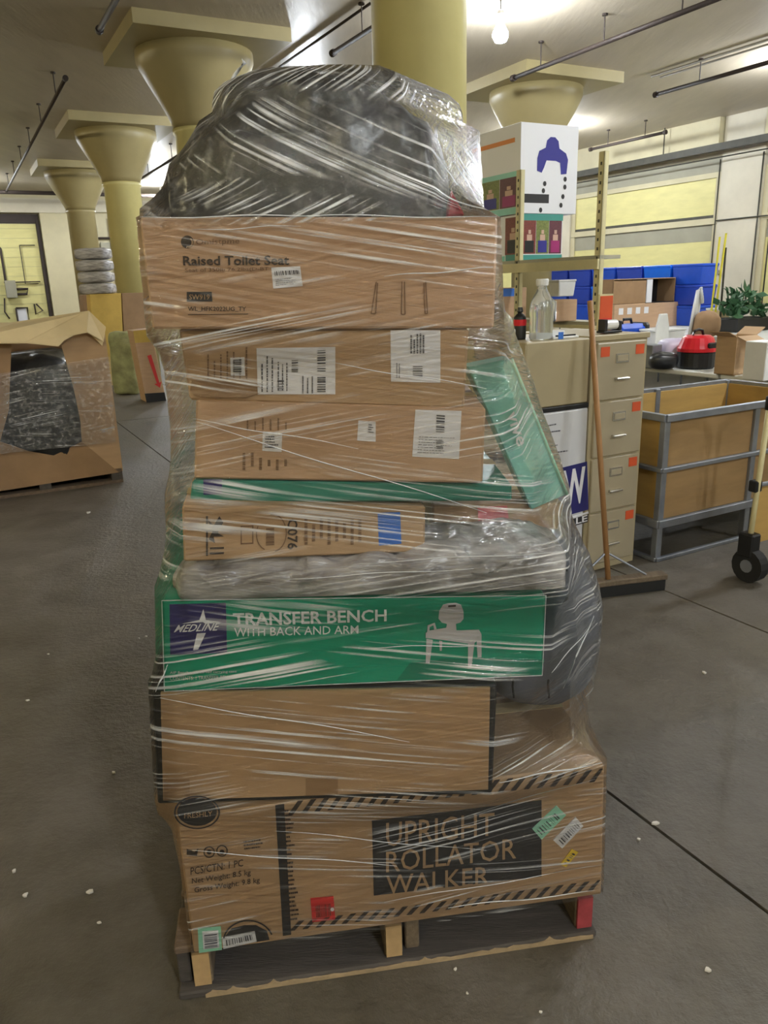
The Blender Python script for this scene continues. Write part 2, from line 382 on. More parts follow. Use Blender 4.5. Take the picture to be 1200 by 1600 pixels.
# ---- mushroom columns with drop panels
def column(i, j, label, shaft_mat):
    e = empty('mushroom_column', G(i, j), label, 'column', 'mushroom columns')
    prof = [(.325,0), (.325, 3.42), (.35, 3.45), (.35, 3.5)]
    MB().lathe(G(i,j), prof, 32).build('shaft', shaft_mat, e, smooth=False)
    for p in [c for c in e.children if c.name.startswith('shaft')][0].data.polygons: p.use_smooth = len(p.vertices) == 4
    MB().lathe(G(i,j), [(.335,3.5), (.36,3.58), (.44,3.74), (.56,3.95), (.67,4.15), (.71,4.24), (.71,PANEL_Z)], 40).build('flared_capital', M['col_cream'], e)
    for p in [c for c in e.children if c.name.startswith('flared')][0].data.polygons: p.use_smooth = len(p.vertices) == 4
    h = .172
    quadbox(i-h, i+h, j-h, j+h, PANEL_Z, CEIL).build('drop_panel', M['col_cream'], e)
    return e
column(0, 0, 'big yellow round column right behind the shrink-wrapped stack', M['col_yellow'])
column(1, 0, 'flared column partly hidden behind the wrapped black bag, left side', M['col_yellow'])
column(2, 0, 'bright yellow column standing behind brown cartons on the left', M['col_yellow'])
column(3, 0, 'slim cream column farthest back in the left row', M['col_cream'])
column(1, 1, 'column with flared cream capital rising behind the white retail boxes', M['col_cream'])
for ij in ((-1,0), (-1,1), (0,1), (-1,-1), (0,-1), (1,-1), (2,1), (3,1)):
    e = column(*ij, 'column of the warehouse grid outside the view', M['col_yellow'])
    e['label'] = {(2,1): 'far column hidden behind the wrapped stack', (3,1): 'farthest column hidden behind the wrapped stack', (0,1): 'column beyond the right edge beside the folding tables', (-1,0): 'column to the right behind the viewer', (-1,1): 'column far right behind the viewer', (-1,-1): 'column to the left behind the viewer', (0,-1): 'column beyond the left edge near the open bulk carton', (1,-1): 'column beyond the left edge farther back'}[ij]

# ---- hanging bulbs at bay centres, plus unseen ones added for front light
bulb_w = mat('bulb_warm', (*WARM, 1), var=0, emit=LAMP_W); bulb_c = mat('bulb_cool', (*COOL, 1), var=0, emit=LAMP_W)
def lamp(i, j, label):
    p = G(i, j, 0); e = empty('ceiling_lamp', V((p.x, p.y, 4.08)), label, 'lamp', 'bare bulbs hanging at the bay centres')
    MB().tube([V((p.x,p.y,4.38)), V((p.x,p.y,CEIL))], .008, 6).build('hanging_rod', M['rail'], e)
    MB().lathe(V((p.x,p.y,0)), [(.03,4.40), (.05,4.36), (.05,4.29), (.035,4.27)], 14).build('socket', M['white_plastic'], e)
    MB().lathe(V((p.x,p.y,0)), [(.012,4.08), (.06,4.095), (.085,4.14), (.085,4.18), (.06,4.23), (.035,4.27)], 12).build('bulb', bulb_w if j < -1 else bulb_c, e, smooth=True)
NAMED = {(.5,.5): 'bright bare bulb hanging right of the big yellow column', (3.5,.5): 'small distant bare bulb left of the wrapped stack', (1.5,1.5): 'bare bulb near the right wall above the retail boxes'}
for i, j in ((-1.5,-.5), (-1.5,.5), (-.5,.5), (.5,.5), (1.5,.5), (2.5,.5), (3.5,.5), (-.5,1.5), (.5,1.5), (1.5,1.5), (2.5,1.5), (-1.5,-1.5), (-.5,-1.5), (1.5,-1.5), (2.5,-1.5), (3.5,-.5), (-2.3,-.5), (-2.3,.5)):  # final pair and the back-left bulb are unseen, added for front light
    lamp(i, j, NAMED.get((i, j), 'unseen bare hanging bulb of a set partly added for front light'))

# ---- sprinkler pipes hung from the ceiling, conduits on it
def hung_pipe(i0, i1, j, z, label, r=.028, rods=2):
    a, b = G(i0, j, z), G(i1, j, z); e = empty('hanging_pipe', (a+b)/2, label, 'pipe', 'ceiling pipes')
    MB().tube([a, b], r, 10).build('pipe_run', M['pipe'], e, smooth=True)
    for s in (a, b): MB().tube([s-UH*.03, s+UH*.03], r*1.5, 10).build('end_cap', M['pipe'], e)
    for k in range(rods):
        p = a.lerp(b, (k+.5)/rods); MB().tube([p, V((p.x,p.y,CEIL))], .008, 6).build('hanger_rod', M['pipe'], e)
        MB().tube([V((p.x,p.y,CEIL-.02)), V((p.x,p.y,CEIL))], .035, 8).build('hanger_plate', M['pipe'], e)
hung_pipe(.80, .16, .765, 4.2, 'long dark pipe hung from ceiling over the bright bulb', rods=3)
hung_pipe(.80, .2, 1.27, 4.2, 'dark pipe hung from ceiling at the upper right corner', rods=2)
hung_pipe(.77, .2, .245, 4.2, 'short dark pipe end just left of the big yellow column', rods=2)
hung_pipe(1.2, 3.5, -.26, 4.2, 'long dark pipe running back along the upper left', rods=6, r=.024)
hung_pipe(.80, .2, -.245, 4.2, 'short dark pipe at the very top left of the view', rods=2)
hung_pipe(2.95, 2.1, .265, 4.2, 'distant dark pipe between the left columns and the bag', rods=2)
hung_pipe(1.6, 1.22, 1.77, 4.2, 'distant dark pipe over the right wall rail', rods=2)
def conduit(path, r, label, m='conduit', name='conduit'):
    o = MB().tube(path, r, 8).build(name, M[m], smooth=True); return tag(o, label, 'conduit', 'conduits')
conduit([G(1.6,.255,CEIL-.03), G(.18,.255,CEIL-.03)], .016, 'thin dark conduit running on the ceiling behind the bag', 'pipe')
conduit([G(.82,1.27,CEIL-.03), G(-.6,1.27,CEIL-.03)], .016, 'thin conduit on the ceiling right of the flared capital')
conduit([G(.82,1.305,CEIL-.03), G(-.6,1.305,CEIL-.03)], .014, 'second thin conduit beside the other on the right ceiling')

# ---- right wall: pilasters, boarded bays, rail
WJ = J1
def wbox(i0, i1, z0, z1, d, mt, name, parent, d0=0.0):
    return quadbox(i0, i1, WJ-d/BAY, WJ-d0/BAY, z0, z1).build(name, mt, parent)
for i in (-1, 0, 1, 2, 3):
    wbox(i-.02+.0, i+.16, 0, CEIL, .10, M['wall_white'], 'pilaster', wr)
for i in (-2, -1, 0, 1, 2, 3):
    a, b = i+.165, i+.975
    wbox(a, b, 3.42, 3.52, .07, M['wall_cream'], 'frame_head', wr)
    wbox(a, b, 3.52, 3.80, .03, M['wall_grey'], 'header_band', wr)
    wbox(a, b, 2.72, 3.42, .025, M['wall_yellow'], 'yellow_board', wr)
    wbox(a, b, 2.66, 2.72, .035, M['rail'], 'dark_gap', wr)
    wbox(a, b, 2.54, 2.66, .08, M['wall_cream'], 'ledge', wr)
    wbox(a, b, 2.22, 2.54, .03, M['wall_grey'], 'grey_board', wr)
    wbox(a, b, 1.0, 2.22, .025, M['wall_yellow'], 'yellow_board', wr)
    wbox(a-.004, a+.02, 1.0, 3.5, .06, M['wall_cream'], 'frame_post', wr); wbox(b-.02, b+.004, 1.0, 3.5, .06, M['wall_cream'], 'frame_post', wr)
    wbox(a, b, 3.95, CEIL-.001, .22, M['wall_cream'], 'upper_soffit', wr)
rail = quadbox(-2.5, 3.95, WJ-.42/BAY, WJ-.30/BAY, 3.86, 3.99).struct('trim_1', M['rail'], label='long dark steel rail along the right wall')
for k in range(9):
    p = G(-2.2+k*.72, WJ-.36/BAY, 0); MB().tube([V((p.x,p.y,3.99)), V((p.x,p.y,CEIL))], .012, 6).build('rail_hanger', M['rail'], rail)
MB().tube([G(-2.4, WJ-.36/BAY, 3.74), G(3.9, WJ-.36/BAY, 3.74)], .014, 6).struct('trim_2', M['rail'], label='thin dark cable below the steel rail')
MB().box(G(.86, WJ-.36/BAY, 4.06), (.35,.2,.16), YAW+math.pi/2).build('rail_motor', M['black'], rail)
for i_, lb in ((1.165, 'dark vertical conduit at the left edge of the right wall pilaster'), (.985, 'dark vertical conduit at the right edge of the pilaster'), (.93, 'second vertical conduit at the far right of the wall')):
    conduit([G(i_, WJ-.12/BAY, .9), G(i_, WJ-.12/BAY, 3.74)], .014, lb, 'rail')
conduit([G(1.16, WJ-.13/BAY, 2.60), G(-.4, WJ-.13/BAY, 2.60)], .012, 'dark cable crossing the pilaster at mid height', 'rail')
MB().tube([G(1.13,WJ-.1/BAY,1.6), G(1.13,WJ-.16/BAY,1.6)], .05, 10).build('wall_button', M['wall_grey'], wr)

# ---- back wall: pilaster, header beam, recessed panelled bay with cables
def bbox(j0, j1, z0, z1, d, mt, name, parent=wb, d0=0.0):
    return quadbox(I1-d/BAY, I1-d0/BAY, j0, j1, z0, z1).build(name, mt, parent)
bbox(-.075, .075, 0, 3.9, .25, M['wall_cream'], 'pilaster')
bbox(-2.5, .12, 3.9, 4.3, .32, M['wall_white'], 'header_beam')
bbox(.12, 2.0, 3.95, 4.3, .2, M['wall_white'], 'header_beam')
for k in range(-4, 2):
    bbox(k*.36-.36-.08, k*.36-.08-.02 if k < 0 else k*.36-.1, 0.2, 3.6, .02, M['wall_yellow'], 'yellow_board') if k <= 0 else None
bbox(-.50, -.08, 3.62, 3.88, .06, M['pipe'], 'dark_header')
bbox(-.098, -.08, 0, 3.7, .10, M['pipe'], 'door_edge')
for k in range(12):
    bbox(-.40, -.10, .5+k*.27, .505+k*.27, .03, M['wall_grey'], 'board_joint')
tubes = [([(-.33,3.6),(-.33,3.2),(-.30,2.9),(-.30,1.9),(-.28,1.6)], .05), ([(-.36,3.7),(-.36,1.2)], .025), ([(-.2,3.0),(-.2,1.9),(-.13,1.9)], .02), ([(-.2,3.0),(-.12,3.0)], .02),
         ([(-.31,1.95),(-.12,1.95)], .025), ([(-.27,1.6),(-.20,1.6),(-.19,1.75),(-.27,1.75)], .05), ([(-.27,1.2),(-.21,1.2),(-.21,.75),(-.27,.75),(-.27,1.2)], .04), ([(-.32,1.5),(-.33,1.1),(-.31,.9)], .03), ([(-.16,1.3),(-.13,1.1),(-.17,1.0),(-.17,1.3)], .035)]
for k, (pts, r_) in enumerate(tubes):
    conduit([G(I1-.1/BAY, j_, z_) for j_, z_ in pts], r_*.7, 'dark cable loop on the yellow boards of the back wall, number %s from the top' % ['one','two','three','four','five','six','seven','eight','nine'][k], 'pipe', 'wall_cable')
sg = MB(); sg.obox(G(I1-.06/BAY, -.24, .98), WH, UH, V((0,0,1)), (.26,.02,.42)); tag(sg.build('notice_board', M['paper']), 'small white notice framed by dark cable on the back wall', 'notice')
mi = MB(); mi.obox(G(I1-.2/BAY, -.28, 1.75), WH, UH, V((0,0,1)), (.3,.12,.5)); tag(mi.build('electrical_box', M['wall_grey'], bevel=.01), 'grey electrical box on the back wall between cables', 'box')
conduit([G(3.55, -1.2, 4.2), G(3.55, 1.4, 4.2)], .05, 'thick dark pipe crossing in front of the back wall', 'pipe')
for k, (j_, z0_, z1_) in enumerate(((.16,.3,3.8), (.22,1.5,3.7), (.30,.3,3.8))):
    conduit([G(I1-.1/BAY, j_, z0_), G(I1-.1/BAY, j_, z1_)], .03, 'vertical dark pipe on the back wall right of the slim column, %s' % ['first','second','third'][k], 'pipe')
conduit([G(I1-.12/BAY, .10, 3.2), G(I1-.12/BAY, .6, 3.2)], .03, 'horizontal dark pipe on the back wall right of the slim column', 'pipe')
for k, (j_, z_) in enumerate(((.19,2.4), (.26,2.9), (.20,3.4))):
    b_ = MB(); b_.obox(G(I1-.12/BAY, j_, z_), WH, UH, V((0,0,1)), (.28,.12,.34)); tag(b_.build('electrical_box', M['wall_grey'], bevel=.01), '%s grey box among pipes right of the slim column' % ['lower','middle','upper'][k], 'box')

# ================================================================== THE PALLET AND ITS LOAD
LOAD = []
pa, pb = onz(280, 1565), onz(932, 1465); px_ = (pb-pa).normalized(); py_ = V((-px_.y, px_.x, 0)); PW, PD = (pb-pa).length, 1.15
pal = empty('wooden_pallet', (pa+pb)/2+py_*PD/2, 'old wooden pallet carrying the tall shrink-wrapped stack', 'pallet')
Zv = V((0,0,1))
def pbox(x0, x1, y0, y1, z0, z1, mt, name, bev=.004, parent=pal):
    c = pa+px_*((x0+x1)/2)+py_*((y0+y1)/2)+Zv*((z0+z1)/2); return MB().obox(c, px_, py_, Zv, (x1-x0, y1-y0, z1-z0)).build(name, mt, parent, bevel=bev)
for k in range(7):
    y0 = .015+k*.165; pbox(0, PW, y0, y0+.125, .118, .138, M['wood_old'], 'deck_board')
for x0 in (.035, PW/2-.022, PW-.05):
    st_ = pbox(x0, x0+.044, .02, PD, .02, .118, M['wood_str'], 'stringer', .003)
    pbox(x0+.003, x0+.041, .012, .0205, .024, .114, M['wood_red'] if x0 > .9 else M['wood_cut'], 'stringer_end', 0, st_)
pbox(0, .03, .03, PD-.1, .02, .118, M['wood_dark'], 'side_block', .004)
pbox(PW/2+.03, PW/2+.065, .03, .4, .02, .112, M['wood_str'], 'stringer_repair', .004)
for y0, y1 in ((.0, .20), (.48, .62), (PD-.16, PD)):
    pbox(0, PW, y0, y1, 0, .02, M['wood_dark'], 'bottom_board', .004)
# splintered pale edge on the front bottom board
mb = MB(); rnd = random.Random(3); n = 60
tops = [.004+.014*abs(noise.noise(V((k*.35, 0, 0))))+rnd.uniform(0, .004) for k in range(n+1)]
for k in range(n):
    a = pa+px_*(PW*(.06+.93*k/n))-py_*.003; b = pa+px_*(PW*(.06+.93*(k+1)/n))-py_*.003
    mb.add([a+Zv*.002, b+Zv*.002, b+Zv*(tops[k+1]+.004), a+Zv*(tops[k]+.004), a+py_*.006+Zv*.002, b+py_*.006+Zv*.002, b+py_*.008+Zv*(tops[k+1]+.006), a+py_*.008+Zv*(tops[k]+.006)], [(0,1,2,3),(3,2,6,7),(7,6,5,4)])
sp = mb.build('splintered_edge', mat('splintered_wood', S(168,146,114), .85, var=.15, scale=30), pal)

# ---- 1. rollator carton
e, f = carton_q('rollator_carton', 'long brown carton printed UPRIGHT ROLLATOR WALKER at the bottom of the stack', 'carton', [(303,1490),(940,1398),(945,1195),(275,1276)], 0, 7.8, .56, M['card'], P=onz(303,1490,.14)); LOAD.append(e)
patch(f, [(584,1399),(846,1369),(846,1250),(581,1282)], M['ink_black'], e, 'printed_panel', .001)
tq = lambda x0, yb0, x1, yb1, h0, h1: [(x0,yb0),(x1,yb1),(x1,yb1-h1),(x0,yb0-h0)]
text(f, 'UPRIGHT', tq(603,1322,772,1304,38,36), M['card'], e, .004)
text(f, 'ROLLATOR', tq(603,1362,806,1340,33,32), M['card'], e, .004)
text(f, 'WALKER', tq(603,1397,764,1381,30,29), M['card'], e, .004)
patch(f, [(442,1462),(455,1460),(444,1256),(430,1258)], M['ink_black'], e, 'printed_strip', .001)
lines(f, [(446,1440),(468,1437),(458,1262),(436,1264)], M['flute'], e, 26, .002, 5, 'ruler_marks')
def hatch(q, n, mt=M['flute']):
    mb = MB()
    for k in range(n):
        a = k/n; w_ = .42/n; sl = .75/n
        mb.add([f.at(*bil(q, a, 0), .002), f.at(*bil(q, a+w_, 0), .002), f.at(*bil(q, min(1, a+w_+sl), 1), .002), f.at(*bil(q, min(1, a+sl), 1), .002)], [(0,1,2,3)])
    return mb.build('hazard_stripes', mt, e)
hatch([(452,1454),(938,1388),(938,1374),(452,1440)], 24)
hatch([(450,1272),(940,1220),(942,1200),(450,1252)], 24)
poly(f, circ(308,1268,31,22), M['ink_black'], e, 'printed_emblem', .001); ringp(f, 308,1268,36,26, .93, M['ink_black'], e)
text(f, 'FRESHLY', tq(288,1278,332,1274,8,8), M['card'], e, .002, off=.002)
poly(f, [(360,1478),(352,1462),(362,1450),(382,1445),(400,1445),(417,1454),(421,1468)], M['ink_black'], e, 'printed_emblem', .001)
ringp(f, 388,1470,40,34, .94, M['ink_black'], e, a0=20, a1=170)
text(f, 'PCS/CTN: 1 PC', tq(298,1366,380,1352,12,11), M['flute'], e, .003)
text(f, 'Net Weight: 8.5 kg', tq(300,1382,392,1368,11,11), M['flute'], e, .002)
text(f, 'Gross Weight: 9.8 kg', tq(304,1396,406,1380,11,11), M['flute'], e, .002)
for cx in (327, 347): ringp(f, cx, 1330-(cx-327)*.1, 9, 9, .8, M['flute'], e); poly(f, circ(cx, 1330, 4, 4, 8), M['flute'], e, 'printed_symbol')
poly(f, [(292,1325),(304,1330),(310,1324),(308,1336),(292,1334)], M['flute'], e, 'printed_bird')
lines(f, [(382,1328),(414,1324),(412,1308),(380,1312)], M['flute'], e, 3, .002, 9, 'handwriting')
patch(f, [(311,1488),(347,1483),(345,1447),(309,1449)], M['mint_tag'], e); patch(f, [(318,1482),(343,1479),(341,1452),(316,1454)], M['paper'], e, 'label_inner', .003)
bars(f, [(320,1480),(340,1477),(339,1455),(319,1457)], M['bars'], e, 10, .004, False, 4)
patch(f, [(349,1482),(401,1470),(398,1454),(347,1464)], M['paper'], e); bars(f, [(354,1476),(396,1466),(394,1458),(353,1467)], M['bars'], e, 16, .004, True, 6)
patch(f, [(488,1440),(524,1436),(521,1400),(485,1403)], M['red_tag'], e); bars(f, [(494,1432),(517,1429),(516,1410),(493,1413)], M['p_red'], e, 8, .004, True, 7); circ_ = circ(519,1419,3,3,10); poly(f, circ_, M['paper'], e, 'tag_hole', .004)
patch(f, [(846,1311),(884,1273),(869,1258),(831,1294)], M['mint_tag'], e); bars(f, [(846,1303),(877,1274),(869,1266),(838,1295)], M['bars'], e, 12, .004, True, 11, fill=.4)
patch(f, [(878,1325),(911,1290),(899,1276),(864,1312)], M['paper'], e); bars(f, [(879,1318),(905,1290),(899,1284),(872,1311)], M['bars'], e, 12, .004, True, 12)
patch(f, [(884,1354),(903,1331),(893,1326),(875,1350)], M['yellow_tag'], e); bars(f, [(885,1348),(898,1333),(894,1331),(881,1346)], M['bars'], e, 5, .004, True, 13)

# ---- 2. black edged carton
e, f = carton_q('black_edged_carton', 'plain brown carton with black edges, under the green box', 'carton', [(246,1257),(769,1241),(777,1070),(237,1081)], 1.42, 1, .52, M['blacktape']); LOAD.append(e)
q_ = [(256,1248),(762,1231),(765,1072),(252,1080)]
mb = MB(); pp = [f.at(*c, .006) for c in q_]; mb.prism(pp, f.n*.006); mb.build('front_panel', M['card'], e)
patch(f, [(258,1247),(298,1246),(298,1215),(257,1216)], M['card_dark'], e, 'tape_patch', .007); patch(f, [(478,1240),(528,1238),(528,1212),(478,1214)], M['card_dark'], e, 'tape_patch', .007)

# ---- 3. green transfer bench carton
e, f = carton_q('green_carton', 'bright green printed carton reading TRANSFER BENCH with navy logo square', 'carton', [(257,1080),(847,1055),(853,930),(253,938)], 1.43, 3, .46, M['green']); LOAD.append(e)
patch(f, [(256,1079),(846,1054),(850,1030),(255,1056)], M['green'], e, 'printed_base', .0006)
patch(f, [(266,1023),(355,1020),(353,942),(265,944)], M['navy'], e, 'logo_square', .001)
text(f, 'MEDLINE', [(272,987),(343,984),(345,972),(275,976)], M['white_print'], e, .012, .35, .003)
poly(f, [(318,951),(322,968),(345,971),(322,974),(317,971),(284,974),(312,968)], M['white_print'], e, 'logo_star', .0025)
poly(f, [(308,989),(322,988),(310,1014),(302,1015)], M['white_print'], e, 'logo_star', .0025)
text(f, 'TRANSFER BENCH', [(365,978),(604,970),(604,951),(364,957)], M['white_print'], e, .02)
text(f, 'WITH BACK AND ARM', [(366,994),(560,989),(560,976),(366,980)], M['white_print'], e, .004)
text(f, 'AIP Bench with curved carrying case', [(266,1053),(370,1051),(370,1046),(266,1048)], M['grey_print'], e, .004)
text(f, 'CONTENTS: 1 TRANSFER BENCH', [(266,1062),(366,1060),(366,1054),(266,1056)], M['grey_print'], e, .004)
poly(f, [(620,1062),(846,1053),(849,1030),(700,1028),(640,1036)], M['green_dk'], e, 'printed_floor', .0012)
W_ = M['grey_print']
poly(f, [(692,944),(699,942),(712,941),(720,944),(724,955),(724,966),(719,972),(712,974),(713,984),(720,984),(748,983),(752,990),(743,1002),(740,1006),(690,999),(665,996),(665,988),(672,984),(697,980),(698,974),(690,972),(685,966),(686,954)], W_, e, 'printed_bench', .0025)
for pts in ([(666,997),(676,999),(671,1036),(665,1036)], [(731,1005),(741,1004),(736,1044),(731,1044)], [(744,995),(752,990),(752,1026),(746,1027)], [(686,1000),(691,1001),(690,1016),(687,1016)]):
    poly(f, pts, W_, e, 'printed_bench_leg', .0025)
poly(f, [(667,988),(668,976),(679,972),(682,982),(678,983),(677,976),(671,979),(671,988)], W_, e, 'printed_arm', .0028)
for x_, y_ in ((668,1037),(733,1045),(749,1028)): poly(f, circ(x_, y_, 5, 2, 10), M['green_dk'], e, 'printed_foot', .003)
poly(f, [(700,945),(712,944),(712,947),(700,948)], M['flute'], e, 'printed_slot', .003)
# pale inner board edge round the carton face
c = f.c
for a_, b_ in ((0,1),(1,2),(2,3),(3,0)): MB().tube([c[a_]-f.n*.001, c[b_]-f.n*.001], .0009, 6).build('worn_edge', M['paper'], e)
patch(Face(c[1], R(93)), [(0,0)]*4, M['paper'], e) if False else None

# ---- 4. silver grey plastic bag lying on the green carton
def arch(name, label, cat, mt, xs, prof, Yf, yd, z0, amp, fr, seed, ns=90, nt=40, ex=.55, shift=None, crease=0):
    """soft lumpy bag: profile prof(s)->(height, depth scale) along x, arched front to back"""
    mb = MB(); off = V((seed*7.3, seed*3.1, 0))
    for a in range(ns+1):
        s = a/ns; x = xs[0]+(xs[1]-xs[0])*s; h, ds = prof(s)
        for b in range(nt+1):
            t = math.pi*b/nt; cx = math.cos(t); sx = math.sin(t)
            cy = math.copysign(abs(cx)**ex, cx); sz = max(0, sx)**ex
            p = V((x, Yf+yd/2-yd/2*ds*cy, z0+h*sz))
            if shift: p += shift(s, b/nt)
            nv = noise.noise_vector(p*fr+off)*amp + noise.noise_vector(p*fr*2.7+off)*amp*.45
            if crease: nv += V((0,0,1))*crease*(abs(noise.noise(V((p.x*fr*.8, p.y*2, p.z*fr*2.2))+off))-.25)
            k_ = min(1, 3*sz+.0)*min(1, 8*s, 8*(1-s))
            p += nv*k_; p.z = max(p.z, z0); mb.v.append(p)
    for a in range(ns):
        for b in range(nt): mb.f.append((a*(nt+1)+b, (a+1)*(nt+1)+b, (a+1)*(nt+1)+b+1, a*(nt+1)+b+1))
    for a in range(ns): mb.f.append((a*(nt+1), a*(nt+1)+nt, (a+1)*(nt+1)+nt, (a+1)*(nt+1)))
    o = mb.build(name, mt, smooth=True); tag(o, label, cat); return o
def lerp_tab(tab, s):
    for (a, u_), (b, w_) in zip(tab, tab[1:]):
        if s <= b: k = (s-a)/(b-a); k = k*k*(3-2*k); return u_+(w_-u_)*k
    return tab[-1][1]
o = arch('silver_plastic_bag', 'crumpled silver-grey plastic bag squeezed on top of the green box', 'bag', M['bag_silver'], (-.44,.385), lambda s: (lerp_tab([(0,.03),(.06,.075),(.5,.085),(.7,.105),(.9,.115),(.97,.10),(1,.0)], s), lerp_tab([(0,.5),(.04,1),(.96,1),(1,.2)], s)), 1.418, .25, .988, .016, 13, 2, ns=150, ex=.4, shift=lambda s, b: V((0,0,-.030*s)) , crease=.03)
LOAD.append(o)

# ---- 5. C076 carton and the one behind it
e, f = carton_q('code_carton', 'narrow brown carton printed C076 with blue tape square, above the silver bag', 'carton', [(287,878),(664,862),(665,791),(284,791)], 1.45, 8, .24, M['card']); LOAD.append(e)
def vtext(body, q, mt, **k):   # letters running downwards: rotate the quad
    bl, br, tr, tl = q; return text(f, body, [tl, bl, br, tr], mt, e, **k)
vtext('C076', [(449,858),(465,857),(465,810),(449,811)], M['flute'], bold=.02)
for k in range(8): lines(f, [(474+k*12,851-(k%3)*5),(482+k*12,850-(k%3)*5),(482+k*12,806),(474+k*12,806)], M['ink_faint'], e, 1, .002, 20+k, 'small_print', True, .6)
poly(f, [(325,812),(334,820),(343,806),(349,816),(340,832),(350,838),(334,838),(336,848),(326,842),(332,830)], M['flute'], e, 'printed_symbol', .002)
for y_ in (856, 864): poly(f, [(328,y_+2),(350,y_+1),(350,y_-2),(328,y_-1)], M['flute'], e, 'printed_symbol', .002)
poly(f, [(322,868),(325,868),(325,806),(322,806)], M['flute'], e, 'printed_symbol', .002)
mb = MB()
for q_ in ([(376,850),(396,849),(396,847),(376,848)], [(376,823),(396,822),(396,820),(376,821)], [(376,850),(378,850),(378,821),(376,821)], [(394,849),(396,849),(396,820),(394,820)]): mb.add([f.at(*c, .002) for c in q_], [(0,1,2,3)])
mb.build('printed_square', M['ink_faint'], e)
ringp(f, 426,832,22,30, .93, M['ink_faint'], e, a0=-80, a1=100); ringp(f, 420,834,20,26, .93, M['ink_faint'], e, a0=150, a1=250)
lines(f, [(414,852),(430,851),(430,806),(414,806)], M['ink_faint'], e, 1, .002, 31, 'small_print', True, .8)
patch(f, [(592,852),(627,849),(625,800),(590,801)], M['blue_tape'], e, 'blue_tape_square')
e, f = carton_q('pink_label_carton', 'brown carton with pink label behind the blue-taped carton, right side', 'carton', [(676,835),(872,828),(881,786),(676,790)], 1.66, 2, .3, M['card_warm']); LOAD.append(e)
patch(f, [(748,820),(795,815),(792,790),(746,792)], M['pink_tag'], e)
# ---- 6. second green carton
e, f = carton_q('dark_green_carton', 'thin dark green carton lying under the two brown shipping cartons', 'carton', [(296,786),(800,783),(800,756),(300,751)], 1.475, 2, .40, M['green_old']); LOAD.append(e)
patch(f, [(318,773),(347,772),(347,749),(318,749)], M['navy'], e, 'logo_square', .001)
# ---- 7. two shipping cartons
e, f = carton_q('shipping_carton', 'lower brown shipping carton with white label near its right end', 'carton', [(303,748),(754,755),(759,637),(306,624)], 1.47, -1, .36, M['card_warm']); LOAD.append(e)
patch(f, [(644,713),(717,717),(721,642),(649,640)], M['paper'], e); bars(f, [(681,674),(694,675),(695,648),(682,647)], M['bars'], e, 9, .004, False, 3); lines(f, [(652,708),(712,711),(714,682),(655,680)], M['bars'], e, 7, .004, 8, thick=.2); bars(f, [(681,700),(692,701),(693,688),(682,687)], M['bars'], e, 6, .004, False, 14)
patch(f, [(558,688),(587,690),(587,659),(560,657)], M['paper'], e); lines(f, [(575,676),(584,677),(585,662),(576,661)], M['bars'], e, 4, .004, 15)
patch(f, [(410,704),(440,706),(441,676),(411,674)], M['paper'], e); lines(f, [(414,700),(436,701),(437,680),(415,679)], M['bars'], e, 5, .004, 16)
for k in range(6): lines(f, [(378+k*13,734-(k%2)*6),(385+k*13,734-(k%2)*6),(385+k*13,700 if k < 2 else 712),(378+k*13,700 if k < 2 else 712)], M['ink_faint'], e, 1, .002, 40+k, 'small_print', True, .6)
for k in range(6): lines(f, [(384+k*12,672),(390+k*12,672),(390+k*12,652),(384+k*12,652)], M['ink_faint'], e, 1, .002, 50+k, 'small_print', True, .4)
e, f = carton_q('shipping_carton', 'upper brown shipping carton with large white label, crushed lower left corner', 'carton', [(296,625),(725,638),(733,514),(279,514)], 1.47, -1, .38, M['card']); LOAD.append(e)
mb = MB()   # crushed corner: a sunken dented strip along the lower left edge
g_ = [f.at(297,610,-.0), f.at(300,594,.004), f.at(345,594,.010), f.at(400,597,.004), f.at(414,612,.0), f.at(385,620,.008), f.at(330,619,.012), f.at(306,618,.006)]
c0 = sum(g_, V())/8 + f.n*.004
mb.add(g_+[c0], [(k, (k+1)%8, 8) for k in range(8)]); mb.build('dented_flap', M['card_dark'], e)
patch(f, [(403,616),(524,616),(524,542),(401,544)], M['paper'], e)
lines(f, [(406,612),(430,612),(430,550),(406,552)], M['bars'], e, 3, .004, 60, 'label_print', True, .25); lines(f, [(432,610),(452,610),(452,552),(432,554)], M['bars'], e, 3, .004, 61, 'label_print', True, .25); lines(f, [(470,614),(492,614),(492,586),(470,586)], M['bars'], e, 3, .004, 62, 'label_print', True, .25)
bars(f, [(456,581),(466,581),(466,560),(456,561)], M['bars'], e, 8, .004, False, 63); bars(f, [(496,580),(509,580),(509,544),(496,545)], M['bars'], e, 12, .004, False, 64); bars(f, [(496,612),(509,612),(509,588),(496,588)], M['bars'], e, 8, .004, False, 65); bars(f, [(434,610),(444,610),(444,592),(434,592)], M['bars'], e, 6, .004, False, 66)
patch(f, [(361,587),(383,587),(382,558),(360,559)], M['paper'], e); bars(f, [(365,584),(378,584),(378,561),(365,562)], M['bars'], e, 9, .004, False, 67)
patch(f, [(611,596),(688,598),(688,516),(610,516)], M['paper'], e); lines(f, [(640,552),(664,552),(664,520),(640,520)], M['bars'], e, 5, .004, 68, 'label_print', True, .5); bars(f, [(645,588),(660,588),(660,572),(645,572)], M['bars'], e, 7, .004, False, 69); lines(f, [(618,590),(626,590),(626,566),(618,566)], M['bars'], e, 2, .004, 70, 'label_print', True, .3)
for k in range(7): lines(f, [(322+k*10,592),(329+k*10,592),(329+k*10,538+(k%2)*8),(322+k*10,538+(k%2)*8)], M['ink_faint'], e, 1, .002, 71+k, 'small_print', True, .35)
